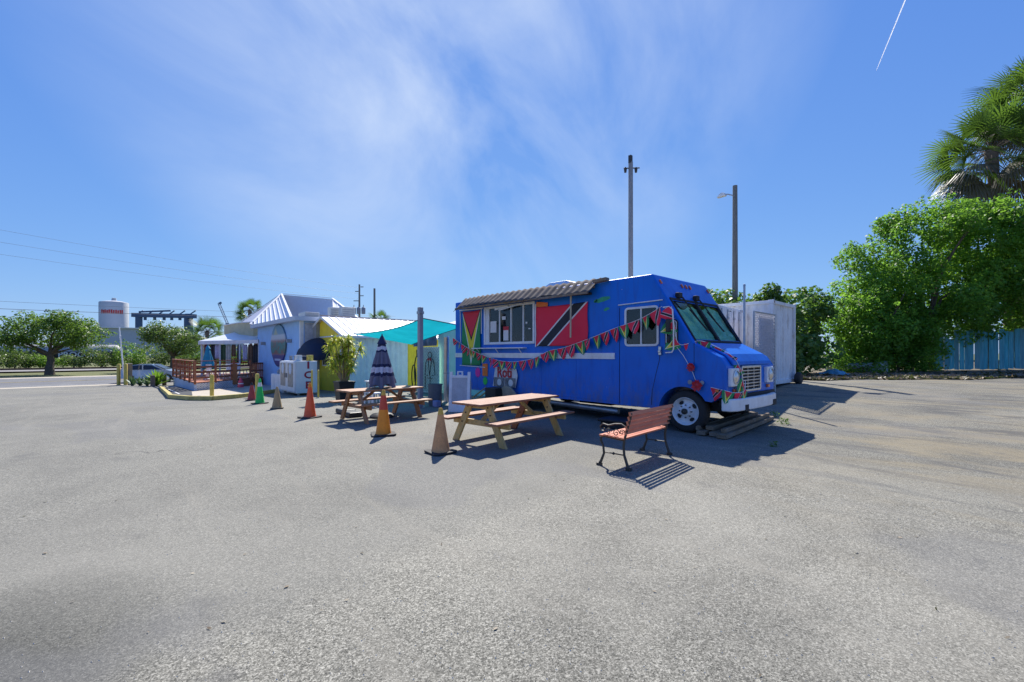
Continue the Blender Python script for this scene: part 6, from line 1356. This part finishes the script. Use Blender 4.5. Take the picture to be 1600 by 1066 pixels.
def wire(label, p, q, sag, r=.014):
    P, Q_ = Vector(p), Vector(q); o = thing('power_line', label, 'power line', p, 0, 'power lines over the road'); b = MB(); b.tube([P.lerp(Q_, i / 24) - Vector((0, 0, sag * 4 * (i / 24) * (1 - i / 24))) for i in range(25)], r, 5); b.build('cable', WIRE, o, True)
def past(px_, py_, d):
    a = (px_ - 800) / 690; return (a * .6695 * d - .7428 * d, a * .7428 * d + .6695 * d, 1.6 + (552 - py_) / 690 * d)
wire('highest thin wire sloping to the transformer pole', past(-160, 330, 34), (-68.3, 28.7, 12.0), .35, .010); wire('second thin wire sloping to the transformer pole', past(-160, 352, 34), (-68.0, 29.1, 11.0), .35, .010); wire('third thin wire sloping to the transformer pole', past(-160, 374, 34), (-68.3, 28.7, 10.2), .35, .010)
wire('thick cable crossing before the tank lettering', (-66, -60, 6.6), (-66, 34, 6.9), .8, .024); wire('thin cable just above the thick one', (-66, -60, 7.6), (-66, 34, 7.6), .9, .014)
# storage tank, shed, gantry and crane far off
tw = thing('storage_tank', 'large grey storage tank with red lettering in the distance', 'tank', (-350, 0, 0)); b = MB(); b.lathe([(6.7, -1), (6.7, 31.2), (6.5, 31.5), (4, 32.1), (1.2, 32.5), (1.0, 34.0), (.1, 34.2)], 40, (-350, 0, 0)); b.build('shell', M('tank_grey', (.48, .50, .52), .6, .06, .05), tw, True)
b = MB()
for k in range(11):
    a = math.atan2(.0, 1) - .88 + .145 * k; p = Vector((-350 + 6.75 * math.cos(a), 6.75 * math.sin(a), 25.6)); tdir = Vector((-math.sin(a), math.cos(a), 0)) * .42
    hh_ = (1.25, .95, 1.15, .9, 1.2)[k % 5]
    b.slab([p - tdir + Vector((0, 0, -1.1)), p + tdir * (.9 if k % 2 else .6) + Vector((0, 0, -1.1)), p + tdir * .8 + Vector((0, 0, hh_)), p - tdir * .9 + Vector((0, 0, hh_ * .9))], (.1, 0, 0))
b.build('lettering', M('red_lettering', (.45, .05, .05), .6), tw)
wb = thing('warehouse', 'long grey white warehouse below the storage tank', 'building', (-322, 2, 0)); WHM = M('warehouse_metal', (.46, .49, .54), .6, .06, .05)
b = MB(); b.box(-330, -315, -14.5, 12.5, -1, 14.9); b.build('wall', WHM, wb); b = MB(); b.box(-331, -314, -15, 13, 14.9, 15.4); b.build('roof', WHITEM, wb)
b = MB(); b.box(-329, -314.9, 12.6, 60, -1, 9); b.build('annex', WHM, wb)
for k in range(6): b = MB(); b.box(-314.98, -314.9, -12 + 4 * k, -10.5 + 4 * k, 3, 5); b.build('window', GREY, wb)
gc = thing('gantry_crane', 'dark haze-blue gantry crane spanning the skyline beside the tank', 'gantry crane', (-510, 32, 0)); GNT = M('gantry_haze_blue', (.07, .12, .22), .6)  # distance haze is put into the colour as blue
g0, g1 = Vector((-527, 12.5, 0)), Vector((-489, 55, 0)); gd = (g1 - g0).normalized()
b = MB(); b.bar(g0 + Vector((0, 0, 36.2)), g1 + Vector((0, 0, 35)), 3, 3.6); b.build('girder', GNT, gc); b = MB()
for k in range(13): p = g0.lerp(g1, k / 12); b.bar(p + Vector((0, 0, 37)), g0.lerp(g1, min(1, (k + 1) / 12)) + Vector((0, 0, 40.2 if k % 2 else 37)), .8, .8)
b.bar(g0 + gd * 6 + Vector((0, 0, 39)), g0 + gd * 34 + Vector((0, 0, 40)), 1.2, 1.4); b.build('upper_truss', GNT, gc)
for t_, w in ((.10, 3.2), (.86, 2.6), (.93, 1.5)): b = MB(); p = g0.lerp(g1, t_); b.bar(p + Vector((0, 0, -1)), p + Vector((0, 0, 36)), w * 1.6, w); b.build('leg', GNT, gc)
for t_ in (.2, .35, .5, .62, .75): b = MB(); p = g0.lerp(g1, t_); b.bar(p + Vector((0, 0, 31.5)), p + Vector((0, 0, 36)), 2.2, 1.6); b.build('trolley', GNT, gc)
lc = thing('lattice_crane', 'slim dark crane boom leaning above the palms', 'crane', (-356, 55, 0)); b = MB()
for k in range(12):
    t0_, t1_ = k / 12, (k + 1) / 12; A0, A1 = Vector((-354, 57.5, 22)), Vector((-356.5, 53, 35.5)); sw_ = Vector((.7, .8, 0))
    b.bar(A0.lerp(A1, t0_) + sw_ * .7, A0.lerp(A1, t1_) - sw_ * .7, .25, .25); b.bar(A0.lerp(A1, t0_) - sw_ * .7, A0.lerp(A1, t1_) - sw_ * .7, .3, .3); b.bar(A0.lerp(A1, t0_) + sw_ * .7, A0.lerp(A1, t1_) + sw_ * .7, .3, .3)
b.build('boom', GNT, lc); b = MB(); b.bar((-354, 57.5, -1), (-354, 57.5, 22), 2.0, 2.0); b.build('mast', GNT, lc); b = MB(); b.bar((-356.5, 53, 35.3), (-356.2, 54.5, 36.2), 1.6, 1.2); b.build('boom_head', GNT, lc)

# ------------------------------------------------------------------ parked car and plants by the road
cr = thing('parked_car', 'silver blue hatchback parked behind the deck ramp', 'car', (-46.4, 2.35, -.73), math.atan2(2.63, 2.38) + R(18)); ORG.pop(cr.name, None)
CARP = M('silver_blue_paint', (.30, .36, .46), .25, .04, 2, 0, coat=.8, metal=.35); CG = M('car_glass', (.015, .02, .03), .06, .05, 3, 0)
side = [(-2.0, .32), (-2.05, .55), (-2.0, .85), (-1.85, .98), (-1.45, 1.36), (-.6, 1.46), (.2, 1.43), (1.05, 1.02), (1.75, .86), (2.02, .70), (2.05, .45), (2.0, .30)]
b = MB(); nS = len(side); rows = [(-.86, .0), (-.84, .0)]
vs = []
for yv, ins in ((-.80, .06), (-.86, 0), (.86, 0), (.80, .06)):
    for x, z in side: k = max(0, (z - .9) / .56); vs.append((x, yv * (1 - .20 * k), z))
b.v = vs; 
for r_ in range(3):
    for i in range(nS): j = (i + 1) % nS; b.f.append((r_ * nS + i, r_ * nS + j, (r_ + 1) * nS + j, (r_ + 1) * nS + i)); b.mi.append(0)
b.f += [tuple(range(nS)), tuple(3 * nS + i for i in range(nS))[::-1]]; b.mi += [0, 0]; b.build('body', CARP, cr, True, bevel=.04, seg=2)
gls = [(-1.62, 1.02), (-1.35, 1.32), (-.55, 1.39), (.18, 1.36), (.85, 1.03)]
for s in (-1, 1):
    b = MB(); b.slab([(x, s * .866 * (1 - .20 * max(0, (z - .9) / .56)) + s * .004, z) for x, z in gls], (0, s * .006, 0)); b.build('side_glass', CG, cr)
    for x in (-.35,): b = MB(); b.box(x - .04, x + .04, s * .79 - .05, s * .79 + .05, 1.02, 1.38); b.build('pillar', CARP, cr)
    for x in (-1.25, 1.28):
        b = MB(); b.lathe([(.17, -.10), (.31, -.10), (.33, -.06), (.33, .06), (.31, .10), (.17, .10)], 24, (x, s * .80, .33), 'y'); t_ = b.build('wheel', TYRE, cr, True); b = MB(); b.lathe([(.19, .105), (.16, .09), (.05, .10), (.02, .112)], 20, (x, s * .80 if s > 0 else s * .80 - .21, .33), 'y'); b.build('rim', CHROME, t_, True)
    b = MB(); b.box(-2.05, -1.92, s * .62 - .14, s * .62 + .14, .72, .92); b.build('tail_lamp', RED, cr, bevel=.02); b = MB(); b.box(1.86, 2.0, s * .62 - .16, s * .62 + .16, .66, .78); b.build('headlight', CHROME, cr, bevel=.02)
b = MB(); b.slab([(-1.89, -.58, 1.0), (-1.89, .58, 1.0), (-1.53, .50, 1.33), (-1.53, -.50, 1.33)], (-.03, 0, .02)); b.build('rear_glass', CG, cr); b = MB(); b.slab([(1.08, -.64, 1.03), (1.08, .64, 1.03), (.30, .56, 1.40), (.30, -.56, 1.40)], (.02, 0, .03)); b.build('windscreen', CG, cr); b = MB(); b.box(-2.09, -2.04, -.22, .22, .60, .72); b.build('number_plate', CREAM, cr)
def spiky(label, x, y, r, h, mat, n=70, group='plants along the ramp'):
    z = G(x, y); o = thing('ramp_plant', label, 'plant', (x, y, z), 0, group); qs, tn = [], []
    for k in range(n):
        a = rnd.uniform(0, 6.283); el = rnd.uniform(.35, 1.4); L_ = h * rnd.uniform(.6, 1.1); d = Vector((math.cos(a) * math.cos(el) * r / h * 1.5, math.sin(a) * math.cos(el) * r / h * 1.5, math.sin(el))); s = d.cross(Vector((0, 0, 1))).normalized() * .07; p = Vector((x, y, z)); m_ = p + d * L_ * .55; e_ = p + d * L_ + Vector((0, 0, -.12 * L_)); tt = rnd.random()
        qs += [[p - s * .5, p + s * .5, m_ + s, m_ - s], [m_ - s, m_ + s, e_ + s * .1, e_ - s * .1]]; tn += [tt, tt]
    leaf_mesh('leaves', mat, qs, tn, o, org=(x, y, z)); b = MB(); b.lathe([(.08, 0), (.05, .12), (.02, .2)], 8, (x, y, z)); b.build('crown_base', BARK, o)
spiky('bright green leafy plant at the far end of the ramp', -38.6, 2.15, .8, 1.25, LEAF_BR, 120)
AGV = leafmat('agave_leaf', (.03, .07, .05), (.10, .19, .12), None, .15)
for i, (x, y) in enumerate(((-40.6, .95), (-40.0, 1.35), (-39.4, 1.7))): spiky('dark spiky agave by the road bollards, %s from them' % ['first', 'second', 'third'][i], x, y, .45, .85, AGV, 26)
for i, (x, y) in enumerate(((-37.6, 1.9), (-39.0, 2.6))):
    o = thing('wheel_stop_post', 'short brown post beside the agaves, %s one' % ['nearer', 'farther'][i], 'post', (x, y, G(x, y))); b = MB(); b.box(x - .12, x + .12, y - .12, y + .12, G(x, y), G(x, y) + .75); b.build('post', OLDW, o, bevel=.02)
# red extinguisher-like object at the deck's lattice gate
o = thing('red_canister', 'small red upright canister at the foot of the lattice gate', 'canister', (-27.6, 5.1, G(-27.6, 5.1) + .14)); b = MB(); zz = G(-27.6, 5.1) + .14; b.lathe([(.14, 0), (.15, .03), (.12, .32), (.07, .42), (.05, .44), (.05, .5), (.01, .51)], 16, (-27.6, 5.1, zz)); b.build('body', M('pinkish_red', (.62, .06, .10), .5), o, True); b = MB(); b.lathe([(.136, .18), (.128, .24)], 16, (-27.6, 5.1, zz), cap=False); b.build('label_band', CREAM, o, True)
# vapour trail high in the sky
p, q = Vector(past(1369, 111, 2600)), Vector(past(1416, -4, 2500)); b = MB(); b.tube([p.lerp(q, i / 14) for i in range(15)], [.6 + 2.7 * (i / 14) ** .5 for i in range(15)], 8)
_v = NT('vapour'); _v.n.remove(_v.p); _t = _v.new('ShaderNodeBsdfTranslucent'); _t.inputs[0].default_value = (.9, .9, .9, 1); _v.t.links.new(_t.outputs[0], _v.o.inputs[0])
o = b.build('vapour_trail', _v.m, None, True); tag(o, 'thin white vapour trail high in the sky at the right', 'vapour trail')

# loose grit and a few dry leaves on the near asphalt
n = 2600; rr = 1.9 + 9 * nr.uniform(0, 1, n) ** 1.6; th = nr.uniform(-1.0, 1.0, n); X = rr * (np.sin(th) * .6695 - np.cos(th) * .7428); Yv = rr * (np.sin(th) * .7428 + np.cos(th) * .6695); sz = nr.uniform(.002, .006, n)
tet = np.array([(1, 0, -.2), (-.5, .87, -.2), (-.5, -.87, -.2), (0, 0, .8)]); ang = nr.uniform(0, 6.28, n); ca, sa = np.cos(ang), np.sin(ang)
V = np.zeros((n, 4, 3)); V[:, :, 0] = (tet[None, :, 0] * ca[:, None] - tet[None, :, 1] * sa[:, None]) * sz[:, None] * 1.3 + X[:, None]; V[:, :, 1] = (tet[None, :, 0] * sa[:, None] + tet[None, :, 1] * ca[:, None]) * sz[:, None] + Yv[:, None]; V[:, :, 2] = tet[None, :, 2] * sz[:, None] + np.array([G(x, y) for x, y in zip(X, Yv)])[:, None] + .001
F = (np.arange(n) * 4)[:, None, None] + np.array([(0, 1, 3), (1, 2, 3), (2, 0, 3)])[None]
me = bpy.data.meshes.new('grit'); me.from_pydata(V.reshape(-1, 3).tolist(), [], F.reshape(-1, 3).tolist()); me.materials.append(M('pale_grit', (.55, .51, .43), .9, .35, 40, 0)); o = bpy.data.objects.new('grit', me); COL.objects.link(o); tag(o, 'loose pale grit scattered over the near asphalt', 'grit', None, 'stuff')
n = 240; rr = 2.2 + 16 * nr.uniform(0, 1, n) ** .8; th = nr.uniform(-.9, 1.0, n); X = rr * (np.sin(th) * .6695 - np.cos(th) * .7428); Yv = rr * (np.sin(th) * .7428 + np.cos(th) * .6695); p = np.stack([X, Yv, np.array([G(x, y) for x, y in zip(X, Yv)]) + .008], 1)
d = nr.normal(size=(n, 3)) * np.array([1, 1, .15]); d /= np.linalg.norm(d, axis=1)[:, None]; e = np.cross(d, np.array([0, 0, 1.]) + nr.normal(size=(n, 3)) * .25); sz = nr.uniform(.008, .022, n)[:, None]
o = leaf_mesh('dry_leaves', LITTER, np.stack([p - d * sz, p + e * sz * .4, p + d * sz, p - e * sz * .4], 1), nr.uniform(.2, 1, n)); tag(o, 'scattered dry leaf scraps on the asphalt', 'leaves', None, 'stuff')
